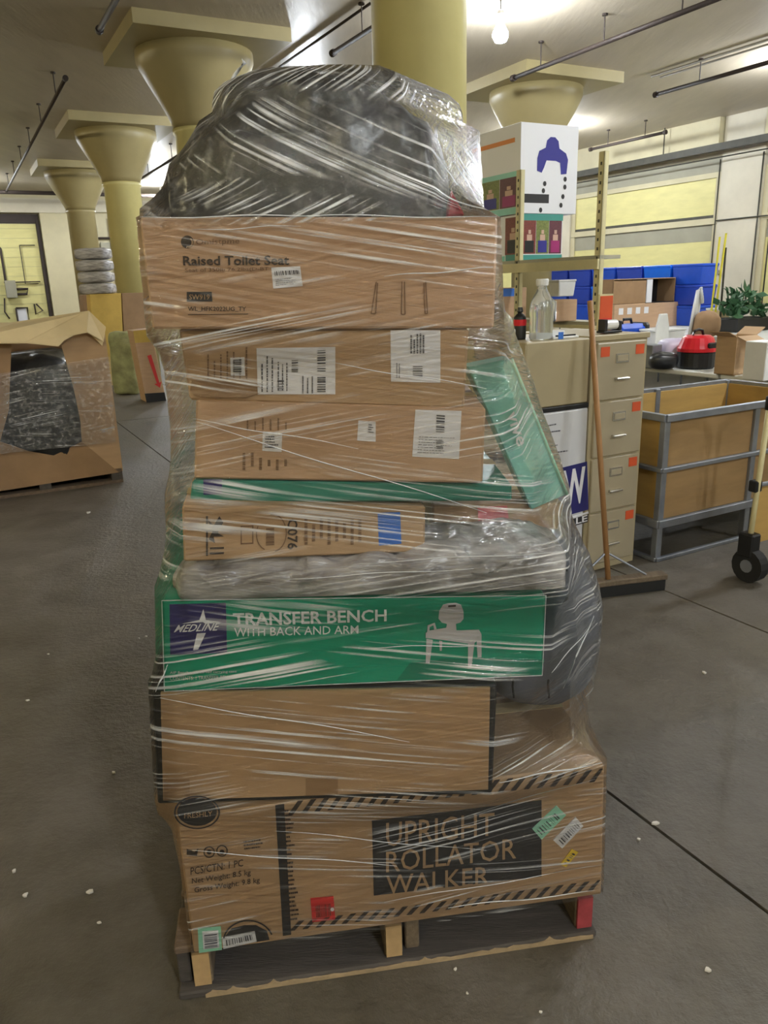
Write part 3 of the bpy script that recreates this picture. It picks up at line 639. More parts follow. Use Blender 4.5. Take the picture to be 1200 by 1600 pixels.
# ---- 8. raised toilet seat carton
e, f = carton_q('toilet_seat_carton', 'wide brown carton printed Raised Toilet Seat, topmost box of the stack', 'carton', [(238,514),(772,513),(778,339),(217,339)], 1.45, 2, .46, M['card_warm']); LOAD.append(e)
text(f, 'Omistpme', [(307,385),(374,383),(375,372),(306,374)], M['ink_faint'], e, .006)
poly(f, circ(293,378,10,10,20), M['flute'], e, 'printed_emblem', .002); ringp(f, 295,379,7,8,.7, M['card'], e, off=.003, a0=-120, a1=60)
text(f, 'Raised Toilet Seat', [(287,415),(452,414),(452,399),(286,400)], M['flute'], e, .02)
text(f, 'Seat of 350lb 76.2lbs(D-BT', [(290,427),(420,424),(420,417),(289,419)], M['ink_faint'], e, .012)
patch(f, [(292,471),(332,471),(331,456),(292,456)], M['ink_black'], e, 'printed_panel', .0015); text(f, 'SW919', [(296,468),(328,468),(328,460),(296,460)], M['card'], e, .006)
text(f, 'WL_HFK2022UG_TY', [(294,487),(385,487),(385,479),(294,479)], M['flute'], e, .01); poly(f, [(294,492),(388,491),(388,490),(294,491)], M['flute'], e, 'printed_rule', .002)
patch(f, [(427,451),(473,447),(469,416),(424,418)], M['paper'], e); bars(f, [(430,431),(468,428),(467,422),(429,424)], M['bars'], e, 16, .004, True, 80); lines(f, [(431,447),(466,444),(465,433),(431,435)], M['bars'], e, 4, .004, 81, thick=.25)
mb = MB()
for x0, y0, x1, y1 in ((588,440,580,490),(580,490,587,490),(587,490,590,442),(628,440,627,491),(627,491,633,491),(633,491,632,440),(662,442,664,490),(664,490,668,490),(668,490,665,440)):
    d_ = .8; mb.add([f.at(x0-d_,y0,.002), f.at(x0+d_,y0,.002), f.at(x1+d_,y1,.002), f.at(x1-d_,y1,.002)] if abs(y1-y0) > 3 else [f.at(x0,y0-d_,.002), f.at(x1,y1-d_,.002), f.at(x1,y1+d_,.002), f.at(x0,y0+d_,.002)], [(0,1,2,3)])
mb.build('printed_seat_drawing', M['ink_faint'], e)
ZTOP = min(p.z for p in f.c[2:])

# ---- 9. leaning teal carton
fv = Face((0, 1.64, 0), R(3)); q4 = [fv.at(830,797), fv.at(886,773), fv.at(799,560), fv.at(730,574)]
e = empty('teal_carton', (q4[0]+q4[1])/2, 'slim teal carton printed vive leaning diagonally on the right side', 'carton'); LOAD.append(e)
d = fv.n*.075
ax = (q4[2]-q4[1]).normalized()
MB().hexa([q4[0], q4[1], q4[1]+d, q4[0]+d, q4[3], q4[2], q4[2]+d, q4[3]+d]).build('carton_body', M['teal'], e, bevel=.003)
f = fv
text(f, 'vive', [(790,646),(808,698),(824,691),(807,640)], M['white_print'], e, .016, off=.005)
mb = MB()   # glossy chamfer along the right edge and open end
mb.tube([q4[1]-fv.n*.0, q4[2]-fv.n*.0], .004, 6); mb.build('worn_edge', M['mint_tag'], e)

# ---- 10. dark grey soft bag standing on the rollator carton, behind
def soft(name, label, cat, mt, c, hx, hy, h, amp, fr, seed, xl=None, p=3.2, nu=64, nv=44):
    mb = MB(); off = V((seed*5.1, seed, 0))
    for b in range(nv+1):
        ph = -math.pi/2+math.pi*b/nv; z = math.copysign(abs(math.sin(ph))**(2/p), math.sin(ph)); rr = abs(math.cos(ph))**(2/p)
        for a in range(nu):
            th = 2*math.pi*a/nu; ca, sa = math.cos(th), math.sin(th)
            x = math.copysign(abs(ca)**(2/p), ca)*rr; y = math.copysign(abs(sa)**(2/p), sa)*rr
            q = V((c[0]+hx*x, c[1]+hy*y, c[2]+h/2+h/2*z))
            q += noise.noise_vector(q*fr+off)*amp + noise.noise_vector(q*fr*2.5+off)*amp*.4
            if xl: q = xl(q)
            q.z = max(q.z, c[2]); mb.v.append(q)
    for b in range(nv):
        for a in range(nu): mb.f.append((b*nu+a, b*nu+(a+1)%nu, (b+1)*nu+(a+1)%nu, (b+1)*nu+a))
    return tag(mb.build(name, mt, smooth=True), label, cat)
def squeeze(q):
    lo = .245 if q.z < .70 else .245+.10*min(1, (q.z-.70)/.07)
    hi = .522 - .15*max(0, (q.z-.80)/.32)**1.3
    t = min(1, max(0, (q.x-.22)/.33)); q.x = lo+(hi-lo)*t; return q
o = soft('grey_soft_bag', 'large dark grey soft bag standing upright behind the green box, right side', 'bag', M['bag_grey'], (.385, 1.87, .525), .18, .22, .52, .012, 7, 3, squeeze); LOAD.append(o)
mb = MB()
for k, x_ in enumerate((802, 857)):   # sewn seams
    mb.tube([onp(x_+dx, y_, V((0,1.628,0)), V((0,1,0))) for dx, y_ in ((0,1062),(-1,1072),(0,1082),(1,1090))], .003, 6)
so = mb.build('seam', M['blacktape'], o)

# ---- 11. black bag on top and a red cloth tip
tab = [(0,.0),(.02,.06),(.07,.105),(.186,.165),(.37,.222),(.53,.238),(.67,.228),(.81,.20),(.90,.165),(.95,.135),(.985,.10),(1,.0)]
o = arch('black_plastic_bag', 'large lumpy black bag wrapped in film on top of the stack', 'bag', M['bag_black'], (-.405,.150), lambda s: (1.09*lerp_tab(tab, s), lerp_tab([(0,.3),(.06,.85),(.2,1),(.9,1),(1,.4)], s)), 1.475, .40, ZTOP+.012, .014, 9, 5, ns=150, nt=70, ex=.62, crease=.04); LOAD.append(o)
mb = MB(); t0 = onp(698,318,V((0,1.56,0)),V((0,1,0))); t0.z = ZTOP+.012
mb.add([t0, t0+V((.035,0,0)), t0+V((.03,.05,0)), t0+V((-.005,.05,0)), t0+V((.008,.005,.045)), t0+V((.012,.03,.05))], [(3,2,1,0),(0,1,4),(1,2,5,4),(2,3,5),(3,0,4,5)])
o = tag(mb.build('red_cloth', M['red_cloth'], bevel=.003), 'small red cloth tip beside the black bag on the top carton', 'cloth'); LOAD.append(o)

# ---- 12. stretch film round the load
def samples(o, step=.02):
    out = []
    objs = [o]+[c for c in o.children if c.name.startswith(('carton_body', 'front_panel'))] if o.type == 'EMPTY' else [o]
    for ob in objs:
        if ob.type != 'MESH': continue
        base = wloc(ob); me = ob.data
        if len(me.vertices) > 600: out += [base+v.co for v in me.vertices]; continue
        for ed in me.edges:
            a, b = me.vertices[ed.vertices[0]].co+base, me.vertices[ed.vertices[1]].co+base
            n_ = max(1, int((b-a).length/step)); out += [a.lerp(b, k/n_) for k in range(n_+1)]
    return out
PTS = []
for o in LOAD: PTS += samples(o)
Pt = lambda x, y, Y: onp(x, y, V((0, Y, 0)), V((0, 1, 0)))
def seg(a, b, n_=14): return [a.lerp(b, k/n_) for k in range(n_+1)]
PTS += seg(Pt(752,338,1.62), Pt(745,212,1.72)) + seg(Pt(224,336,1.47), Pt(272,300,1.5)) + seg(Pt(745,212,1.72), Pt(700,190,1.72))
PTS += seg(Pt(886,790,1.64), Pt(886,905,1.62)) + seg(Pt(886,905,1.62), Pt(926,960,1.75)) + seg(Pt(785,520,1.66), Pt(775,512,1.6))
def hull(pts):
    pts = sorted(set((round(p.x, 4), round(p.y, 4)) for p in pts))
    def half(ps):
        h = []
        for p in ps:
            while len(h) > 1 and (h[-1][0]-h[-2][0])*(p[1]-h[-2][1])-(h[-1][1]-h[-2][1])*(p[0]-h[-2][0]) <= 0: h.pop()
            h.append(p)
        return h
    a, b = half(pts), half(pts[::-1]); return a[:-1]+b[:-1]
CX, CY = -.08, 1.66; NA = 520
ztop = max(p.z for p in PTS); z0f = .138
NZ = 110; zs = [z0f+(ztop+.012-z0f)*k/(NZ-1) for k in range(NZ)]
rad = []
for z in zs:
    pts = [p for p in PTS if abs(p.z-z) < (.028 if z < ZTOP+.01 else .011)]
    if z > ztop-.02: pts = [p for p in PTS if p.z > ztop-.03]
    h = hull(pts); row = []
    for k in range(NA):
        th = 2*math.pi*k/NA; dx, dy = math.cos(th), math.sin(th); best = .02
        for (ax_, ay_), (bx_, by_) in zip(h, h[1:]+h[:1]):
            ex_, ey_ = bx_-ax_, by_-ay_; den = dx*ey_-dy*ex_
            if abs(den) < 1e-9: continue
            t = ((ax_-CX)*ey_-(ay_-CY)*ex_)/den; s_ = ((ax_-CX)*dy-(ay_-CY)*dx)/den
            if t > 0 and -1e-6 <= s_ <= 1+1e-6: best = max(best, t)
        row.append(best)
    rad.append(row)
# film bridges hollows between the boxes: part-way to the upper hull of each vertical profile
for k in range(NA):
    col_ = [rad[q][k] for q in range(NZ)]; hl = []
    for q in range(NZ):
        while len(hl) > 1 and (hl[-1][0]-hl[-2][0])*(col_[q]-hl[-2][1])-(hl[-1][1]-hl[-2][1])*(q-hl[-2][0]) >= 0: hl.pop()
        hl.append((q, col_[q]))
    for (qa, ra), (qb, rb) in zip(hl, hl[1:]):
        for q in range(qa, qb+1):
            env = ra+(rb-ra)*(q-qa)/(qb-qa); wgt = (.45 if qb-qa > 12 else .8) if zs[q] < ZTOP+.03 else .12
            rad[q][k] = col_[q]+(env-col_[q])*wgt
for _ in range(2):
    sm = [[max(rad[q][k], (rad[max(q-1,0)][k]+rad[min(q+1,NZ-1)][k])/2) for k in range(NA)] for q in range(NZ)]; rad = sm
zcap = ztop-.075; qc = min(range(NZ), key=lambda q: abs(zs[q]-zcap))
for q in range(qc+1, NZ):      # the film closes over the bag as a rounded cap
    t = (zs[q]-zs[qc])/(zs[-1]-zs[qc])
    for k in range(NA): rad[q][k] = rad[qc][k]*max(.03, (1-t**3)**.5)
def film_pt(k, q, off=.006):
    th = 2*math.pi*k/NA; r_ = rad[q][k]+off; return V((CX+r_*math.cos(th), CY+r_*math.sin(th), zs[q]))
arc = [0]; mr = [sum(rad[q][k] for q in range(0, 90, 3))/30 for k in range(NA)]
mp_ = [V((mr[k]*math.cos(2*math.pi*k/NA), mr[k]*math.sin(2*math.pi*k/NA), 0)) for k in range(NA)]
for k in range(NA): arc.append(arc[-1]+(mp_[(k+1) % NA]-mp_[k]).length)
def film_part(name, q0, q1, mt, parent, loc):
    me = bpy.data.meshes.new(name); vv = []; ff = []; uvv = []
    for q in range(q0, q1+1):
        for k in range(NA):
            p = film_pt(k, q); th = 2*math.pi*k/NA
            a_ = .0022*noise.noise(V((arc[k]*3, zs[q]*34+arc[k]*6, 1.3)))+.0016*noise.noise(V((arc[k]*9, zs[q]*70-arc[k]*12, 4.1)))
            p += V((math.cos(th), math.sin(th), 0))*abs(a_); vv.append(p-loc)
    n_ = q1-q0
    for q in range(n_):
        for k in range(NA):
            ff.append((q*NA+k, q*NA+(k+1)%NA, (q+1)*NA+(k+1)%NA, (q+1)*NA+k))
            uvv += [(arc[k], zs[q0+q]), (arc[k+1], zs[q0+q]), (arc[k+1], zs[q0+q+1]), (arc[k], zs[q0+q+1])]
    if q1 == NZ-1:
        ff.append(tuple(n_*NA+k for k in range(NA))); uvv += [(arc[k], 2.0+.1*math.sin(k*.05)) for k in range(NA)]
    me.from_pydata(vv, [], ff); ul = me.uv_layers.new(name='UVMap')
    for k, c_ in enumerate(uvv): ul.data[k].uv = c_
    for p in me.polygons: p.use_smooth = True
    me.materials.append(mt); o = bpy.data.objects.new(name, me); link(o, parent); o.location = (0,0,0) if parent else loc
    return o
wrap = empty('stretch_wrap', V((CX, CY, z0f)), 'clear stretch film wound tightly round the whole pallet stack', 'plastic wrap')
qs = min(range(NZ), key=lambda q: abs(zs[q]-(ZTOP-.0)))
film_part('film_side', 0, qs, M['film'], wrap, wrap.location.copy()); film_part('film_top', qs, NZ-1, M['film_top'], wrap, wrap.location.copy())
# twisted film strands lying on the wrap: between pixel points on the film surface
def on_film(x, y):
    d_ = ray(x, y); p = EYE.copy(); t = .9
    while t < 2.6:
        p = EYE+d_*t; q = (p.z-zs[0])/(zs[-1]-zs[0])*(NZ-1); k = (math.atan2(p.y-CY, p.x-CX)%(2*math.pi))/(2*math.pi)*NA
        if 0 <= q < NZ-1 and math.hypot(p.x-CX, p.y-CY) <= rad[int(q)][int(k)%NA]+.008: return p-d_*.004
        t += .004
    return EYE+d_*1.5
rnd = random.Random(11)
strands = [((250,1092),(640,1158),.0022), ((300,655),(560,700),.0016), ((306,660),(760,800),.002), ((520,568),(760,606),.0016), ((300,1330),(620,1352),.002), ((430,1298),(760,1330),.0014), ((600,1410),(940,1352),.0016), ((700,1418),(936,1392),.0028),
           ((640,1300),(930,1216),.0016), ((219,340),(500,336),.0022), ((480,336),(776,340),.0018), ((560,880),(880,862),.0016), ((440,905),(740,888),.0018), ((560,1012),(760,1008),.0015), ((300,360),(470,352),.0014), ((600,432),(770,418),.002), ((780,1222),(940,1192),.003), ((262,1040),(243,1080),.003), ((880,1075),(928,962),.003), ((862,1050),(926,975),.002)]
for (a, b, r_) in strands:
    pth = []
    for k in range(15):
        s = k/14; x = a[0]+(b[0]-a[0])*s; y = a[1]+(b[1]-a[1])*s+1.5*math.sin(s*9+a[0]); pth.append(on_film(x, y))
    MB().tube(pth, [r_*.6*(.35+.65*math.sin(math.pi*k/14)) for k in range(15)], 5).build('film_strand', M['strand'], wrap, smooth=True)
tl = [Pt(x, y, 1.62) for x, y in ((348,180),(350,160),(357,142),(360,130),(366,118),(374,108),(382,98),(378,92))]
MB().tube(tl, [.002,.0025,.003,.0022,.0035,.003,.004,.001], 6).build('film_tail', M['strand'], wrap, smooth=True)

# ================================================================== RIGHT SIDE: CABINETS, BIN, SHELVING, TABLES
def gbox(P, w_, d_, z0, z1, mt, name, parent=None, bevel=0.0, x0=0.0, y0=0.0, yaw=None):
    """box on grid axes: P front-left foot; w_ along the columns' cross axis (right), d_ to the back"""
    X, Y = (WH, UH) if yaw is None else (V((math.cos(yaw), math.sin(yaw), 0)), V((-math.sin(yaw), math.cos(yaw), 0)))
    c = P+X*(x0+w_/2)+Y*(y0+d_/2); c = V((c.x, c.y, (z0+z1)/2))
    return MB().obox(c, X, Y, Zv, (w_, d_, z1-z0)).build(name, mt, parent, bevel=bevel)
def thing_at(P, z, name, label, cat, group=None): return empty(name, V((P.x, P.y, z)), label, cat, group)

# ---- four-drawer filing cabinet
CB = onz(989, 876); CW, CH, CDp = .39, 1.29, .62; CL = CB-WH*CW
e = thing_at(CL+WH*CW/2+UH*CDp/2, 0, 'filing_cabinet', 'beige four-drawer metal filing cabinet with orange tags, behind the broom handle', 'cabinet')
gbox(CL, CW, CDp, .0, CH, M['beige_metal'], 'cabinet_body', e, .004)
gbox(CL, CW+.012, .03, CH-.025, CH+.004, M['beige_metal'], 'top_lip', e, .003, -.006, -.012)
for k in range(4):
    z0 = .045+k*.305; dr = gbox(CL, CW-.05, .02, z0, z0+.295, M['beige_drawer'], 'drawer', e, .004, .025, -.016)
    gbox(CL, .09, .022, z0+.10, z0+.112, M['chrome'], 'handle', dr, .003, CW/2-.045, -.038)
    gbox(CL, .012, .022, z0+.098, z0+.114, M['chrome'], 'handle_mount', dr, 0, CW/2-.045, -.03)
    gbox(CL, .09, .006, z0+.188, z0+.236, M['chrome'], 'label_holder', dr, 0, CW/2-.045, -.022)
    gbox(CL, .074, .004, z0+.197, z0+.227, M['beige_drawer'], 'label_card', dr, 0, CW/2-.037, -.0245)
    gbox(CL, .06, .002, z0+.225, z0+.275, M['orange_tag'], 'orange_tag', dr, 0, CW-.10, -.0185)
    if k == 3: gbox(CL, .06, .002, z0+.225, z0+.275, M['orange_tag'], 'orange_tag', dr, 0, .045, -.0185)

# ---- white printed cabinet and beige cabinet on top of it
WL = CL-WH*.435; WWd = .43
e = thing_at(WL+WH*WWd/2+UH*.3, 0, 'white_cabinet', 'white upright cabinet printed with a navy W panel beside the filing cabinet', 'cabinet')
gbox(WL, WWd, .6, .02, .93, M['white_gloss'], 'cabinet_body', e, .008)
gbox(WL, WWd-.02, .58, 0, .02, M['black'], 'plinth', e, 0, .01, .01)
gbox(WL, WWd, .6, .93, .955, M['black'], 'dark_top_edge', e, .003)
fw = Face(WL, YAW)
patch(fw, [(790,940),(800,820),(919,800),(919,722)] if False else [(835,820),(919,796),(917,721),(833,742)], M['sign_navy'], e, 'printed_panel', .002)
text(fw, 'W', [(880,792),(915,784),(914,728),(878,736)], M['white_print'], e, .03, off=.004)
patch(fw, [(835,836),(919,801),(919,798),(835,826)] if False else [(835,828),(919,802),(919,799),(835,825)], M['white_print'], e, 'printed_rule', .003)
patch(fw, [(835,840),(920,815),(920,803),(835,829)], M['ink_black'], e, 'printed_band', .002); text(fw, 'ALE', [(885,810+13),(917,814),(917,804),(885,813)], M['white_print'], e, .02, off=.004)
for k, y_ in enumerate((664, 674, 697, 707)): lines(fw, [(852,y_+4),(888 if k % 2 else 876,y_-1),(888 if k % 2 else 876,y_-5),(852,y_)], M['bars'], e, 1, .003, 90+k)
bz = gbox(WL, .41, .6, .957, 1.285, M['beige_metal'], 'beige_cabinet', None, .006, .01); tag(bz, 'plain beige metal cabinet box set on the white cabinet', 'cabinet')
gbox(WL, .012, .59, .98, 1.27, M['beige_metal'], 'corner_strip', bz, 0, .006, .002)

# ---- push broom leaning on the cabinets
h0, h1 = onz(885, 942), onz(1028, 924); hx_ = (h1-h0).normalized(); hy_ = V((-hx_.y, hx_.x, 0)); hc = (h0+h1)/2+hy_*.03
e = empty('push_broom', V((hc.x, hc.y, 0)), 'wooden push broom leaning upright against the filing cabinet', 'broom')
MB().obox(hc+Zv*.075, hx_, hy_, Zv, (.62,.065,.03)).build('head_block', M['wood_str'], e, bevel=.004)
MB().obox(hc+Zv*.031, hx_, hy_, Zv, (.60,.055,.058)).build('bristles', M['rubber'], e)
bt = hc+Zv*.09+hx_*(-.015); tp_ = onp(922, 470, CL-UH*.05, UH)
MB().tube([bt, tp_], .014, 10).build('handle', M['stick'], e, smooth=True)
dv = (tp_-bt).normalized()
for s_ in (-1, 1): MB().tube([hc+Zv*.09+hx_*(.2*s_), bt+dv*.14], .006, 6).build('brace', M['galv'], e)

# ---- plywood bin with steel frame
B0 = onz(1024, 878); BW, BD, BH = 1.5, .80, .845
e = thing_at(B0+WH*BW/2+UH*BD/2, 0, 'plywood_bin', 'large plywood bin with grey steel frame right of the filing cabinet', 'bin')
t_ = .042
for x0 in (0, BW/2-.0, BW-t_):
    gbox(B0, t_, t_, 0, BH, M['galv'], 'post', e, .004, x0, 0); gbox(B0, t_, t_, 0, BH, M['galv'], 'post', e, .004, x0, BD-t_)
for z0, z1 in ((.0,.022), (.20,.245), (.525,.55), (BH-.035, BH+.005)):
    gbox(B0, BW, .03, z0, z1, M['galv'], 'front_rail', e, .003, 0, -.012); gbox(B0, BW, .03, z0, z1, M['galv'], 'back_rail', e, .003, 0, BD-.02)
    for x0 in (-.012, BW-.02): gbox(B0, .03, BD, z0, z1, M['galv'], 'side_rail', e, .003, x0, 0)
for a in range(2):
    x0 = t_+a*(BW/2); wd = BW/2-t_-.0-(t_ if a else 0)
    gbox(B0, wd, .016, .245, .525, M['plywood'], 'plywood_panel', e, 0, x0, .02); gbox(B0, wd, .016, .55, BH-.035, M['plywood'], 'plywood_panel', e, 0, x0, .02)
    gbox(B0, wd, .016, .245, BH-.02, M['ply_yellow'], 'plywood_panel', e, 0, x0, BD-.036)
gbox(B0, .016, BD-2*t_, .245, BH-.02, M['ply_yellow'], 'plywood_panel', e, 0, .018, t_); gbox(B0, .016, BD-2*t_, .245, BH-.02, M['ply_yellow'], 'plywood_panel', e, 0, BW-.034, t_)
gbox(B0, BW-.06, BD-.06, .215, .24, M['black'], 'bin_floor', e, 0, .03, .03)

# ---- hand truck at the right edge
T0 = onz(1183, 900)-WH*.10
e = thing_at(T0+WH*.2, 0, 'hand_truck', 'hand truck with black grip and plywood back at the right edge', 'trolley')
for x0 in (0, .38):
    p = T0+WH*x0; b0_ = V((p.x, p.y, .12)); top_ = b0_+Zv*.86-UH*.03
    MB().tube([b0_, top_], .014, 10).build('upright_tube', M['shelf_cream'], e, smooth=True)
    MB().obox(b0_+Zv*.40, WH, UH, Zv, (.05,.05,.06)).build('clamp', M['black'], e, bevel=.006)
    w_c = b0_+Zv*-.03+UH*-.02-WH*.0
    MB().tube([w_c-WH*.03, w_c+WH*.03], .09, 18).build('wheel', M['rubber'], e); MB().tube([w_c-WH*.034, w_c+WH*.034], .035, 12).build('wheel_hub', M['galv'], e)
    MB().obox(b0_+Zv*.08, WH, UH, Zv, (.07,.09,.13)).build('wheel_bracket', M['black'], e, bevel=.008)
a0 = V((T0.x, T0.y, .98))-UH*.03
MB().tube([a0-Zv*.06, a0, a0+Zv*.05+WH*.03, a0+Zv*.075+WH*.09, a0+Zv*.075+WH*.29, a0+Zv*.05+WH*.35, a0+WH*.38, a0+WH*.38-Zv*.06], .022, 10).build('grip', M['black'], e, smooth=True)
gbox(T0, .33, .018, .2, .5, M['ply_yellow'], 'plywood_back', e, 0, .025, -.005); MB().tube([V((T0.x,T0.y,.52)), V((T0.x,T0.y,.52))+WH*.38], .012, 8).build('cross_tube', M['galv'], e)

# ---- shelving unit with retail boxes
SJ = .345; SZ = (.35, 1.20, 1.76, 2.50); SH = 2.58; SD = .50
S0 = G(.018, SJ)
e = thing_at(G(.27, SJ)+WH*SD/2, 0, 'shelving_unit', 'tall cream steel shelving unit behind the beige cabinets', 'shelf')
for i_ in (.018, .226, .53):
    for dj in ((0,) if i_ < .3 else (0, SD-.05)):
        p = G(i_, SJ)+WH*dj; gbox(p, .012, .065, 0, SH, M['shelf_cream'], 'upright_post', e, 0); gbox(p, .05, .012, 0, SH, M['shelf_cream'], 'upright_post', e, 0)
    if i_ < .5:
        p = G(i_, SJ)
        for k in range(22): gbox(p, .003, .018, .9+k*.075, .925+k*.075, M['rail'], 'post_slot', e, 0, -.002, .024)
for k, z in enumerate(SZ):
    if z > 2.3: continue
    gbox(S0, .24, .53*BAY-.1+.05, z-.03, z, M['shelf_grey'], 'shelf_board', e, 0, 0, -.0); gbox(S0, .02, .53*BAY-.05, z-.115 if z > 1.5 else z-.06, z-.03, M['shelf_cream'], 'shelf_beam', e, 0, -.022, 0)
# retail cartons on it: left face runs back along the aisle, front face looks at the viewer
def retail(name, label, ci, cj, wi, wj, z0, z1, band0, band1):
    C = G(ci, cj); e = thing_at(C+UH*wi/2+WH*wj/2, z0, name, label, 'carton', 'retail boxes on the shelf')
    gbox(C, wj, wi, z0, z1, M['white_print'], 'carton_body', e, .003)
    fl_ = [(.0,.02)]
    def onleft(a0, a1, b0, b1, mt, nm, o_=.003): # a: 0 corner ->1 back; b heights
        p0 = C+UH*(a0*wi)-WH*o_; return MB().hexa([*[V((q.x,q.y,z0+b0*(z1-z0))) for q in (p0, p0+UH*((a1-a0)*wi), p0+UH*((a1-a0)*wi)+WH*o_, p0+WH*o_)], *[V((q.x,q.y,z0+b1*(z1-z0))) for q in (p0, p0+UH*((a1-a0)*wi), p0+UH*((a1-a0)*wi)+WH*o_, p0+WH*o_)]]).build(nm, mt, e)
    def onfront(a0, a1, b0, b1, mt, nm, o_=.003): return gbox(C, (a1-a0)*wj, o_, z0+b0*(z1-z0), z0+b1*(z1-z0), mt, nm, e, 0, a0*wj, -o_)
    return e, onleft, onfront
def figures(fn, a, b, y0, y1, cols, dress, flip=False):
    n_ = len(cols)
    for k in range(n_):
        a0 = a+(b-a)*k/n_+.006; a1 = a+(b-a)*(k+1)/n_-.006; h = y1-y0; w_ = a1-a0
        fn(a0, a1, y0, y1, cols[k], 'printed_photo', .003)
        fn(a0+w_*.15, a1-w_*.15, y0+h*.04, y0+h*.40, dress[k], 'printed_seat', .005); fn(a0+w_*.3, a1-w_*.3, y0+h*.40, y0+h*.58, M['skin'], 'printed_figure', .005); fn(a0+w_*.4, a1-w_*.4, y0+h*.6, y0+h*.72, M['skin'], 'printed_figure', .006)
e, ol, of = retail('retail_carton', 'lower retail box with teal band and photos, standing on the shelf', .25, SJ+.024, .75, .52, 1.762, 2.20, 0, 0)
of(0,1,0,.12, M['teal_dk'], 'teal_band'); of(0,1,.86,1, M['teal_dk'], 'teal_band'); figures(of, .02, .98, .14, .86, [M['p_red'], M['p_green'], M['p_plum']], [M['black'], M['p_blue'], M['p_mag']])
ol(0,.34,0,.14, M['teal_dk'], 'teal_band'); figures(ol, .0, .36, .14, .95, [M['p_red']], [M['black']]); ol(.36,1,0,.12, M['teal'], 'teal_band'); ol(.55,.8,.2,.62, M['p_blue'], 'printed_bottle', .004)
e, ol, of = retail('retail_carton', 'upper white retail box with blue shirt print and orange strip', .25, SJ+.018, .95, .72, 2.204, 3.02, 0, 0)
ol(0,1,0,.075, M['teal'], 'teal_band'); ol(0,1,.42,.48, M['teal'], 'teal_band'); figures(ol, .02, 1, .08, .42, [M['p_plum'], M['p_green'], M['p_red']], [M['p_mag'], M['p_blue'], M['black']]); ol(.1,.85,.80,.85, M['p_orange'], 'orange_strip')
RC = G(.25, SJ+.018)
def fpoly(pts, mt, nm, o_): MB().add([V((q.x, q.y, 2.204+b_*.816)) for a_, b_ in pts for q in [RC+WH*(a_*.72)-UH*o_]], [tuple(range(len(pts)))]).build(nm, mt, e)
fpoly([(.28,.48),(.28,.62),(.31,.70),(.42,.74),(.44,.82),(.50,.86),(.58,.86),(.64,.82),(.66,.74),(.78,.69),(.82,.62),(.80,.46),(.70,.45),(.68,.58),(.60,.60),(.44,.60),(.40,.52),(.36,.46)], M['p_blue'], 'printed_shirt', .003)
for a0, b0 in ((.42,.34), (.78,.40), (.40,.26), (.78,.31), (.75,.20), (.72,.10), (.36,.04)): fpoly([(a0+.03*math.cos(k*.785), b0+.03*math.sin(k*.785)) for k in range(8)], M['ink_black'], 'printed_dot', .003)
of(.06,.50,.12,.22, M['ink_black'], 'printed_block', .003)

# ---- things on the shelf below, the cabinets
def bag_of(P, z, name, label, cat, mt, sx, sy, h, seed, p=2.6):
    return soft(name, label, cat, mt, (P.x, P.y, z), sx/2, sy/2, h, min(sx, h)*.05, 9, seed, None, p, 28, 18)
def carton_px(name, label, x0, x1, yb, yt, z, depth, mt, cat='carton', flaps=False, group=None):
    """carton standing at height z whose front foot is at pixel row yb"""
    a = onz(x0, yb, z); sc = pxm(a); wd = (x1-x0)*sc*1.0/ max(.5, WH.dot(RT)); h = (yb-yt)*sc
    e = thing_at(a+WH*wd/2+UH*depth/2, z, name, label, cat, group)
    if not flaps: gbox(a, wd, depth, z, z+h, mt, 'carton_body', e, .006)
    else:
        th = .008
        for nm, args in (('front_wall', (wd, th, z, z+h)), ('floor_panel', (wd, depth, z, z+.01))): gbox(a, *args, mt, nm, e)
        gbox(a, wd, th, z, z+h, mt, 'back_wall', e, 0, 0, depth-th); gbox(a, th, depth-2*th, z, z+h, mt, 'side_wall', e, 0, 0, th); gbox(a, th, depth-2*th, z, z+h, mt, 'side_wall', e, 0, wd-th, th)
        t0_ = V((a.x, a.y, z+h)); fl1 = -UH*.12+Zv*-.05
        MB().prism([t0_, t0_+WH*wd, t0_+WH*(wd*.95)+fl1, t0_+WH*(wd*.05)+fl1], Zv*.006).build('front_flap', mt, e)
        t1_ = t0_+WH*wd; MB().prism([t1_, t1_+UH*depth, t1_+UH*depth+WH*.1+Zv*.06, t1_+WH*.1+Zv*.06], Zv*.006).build('side_flap', mt, e)
        MB().prism([t0_, t0_+UH*depth, t0_+UH*depth-WH*.1+Zv*.04, t0_-WH*.1+Zv*.04], Zv*.006).build('side_flap', mt, e)
    return e, a, wd, h
e, a, wd, h = carton_px('small_carton', 'small brown carton on the shelf left of the clear jug', 786, 826, 497, 452, 1.20, .3, M['card_warm'])
gbox(a, wd*.5, .003, 1.2+h*.72, 1.2+h*.98, M['blue_tape'], 'blue_tape', e, 0, 0, -.003)
carton_px('small_carton', 'small brown carton on the shelf below the white plastic tub', 868, 906, 503, 470, 1.20, .25, M['card_warm'])
ts = onz(872, 497, 1.20); ztb = 1.20+.165
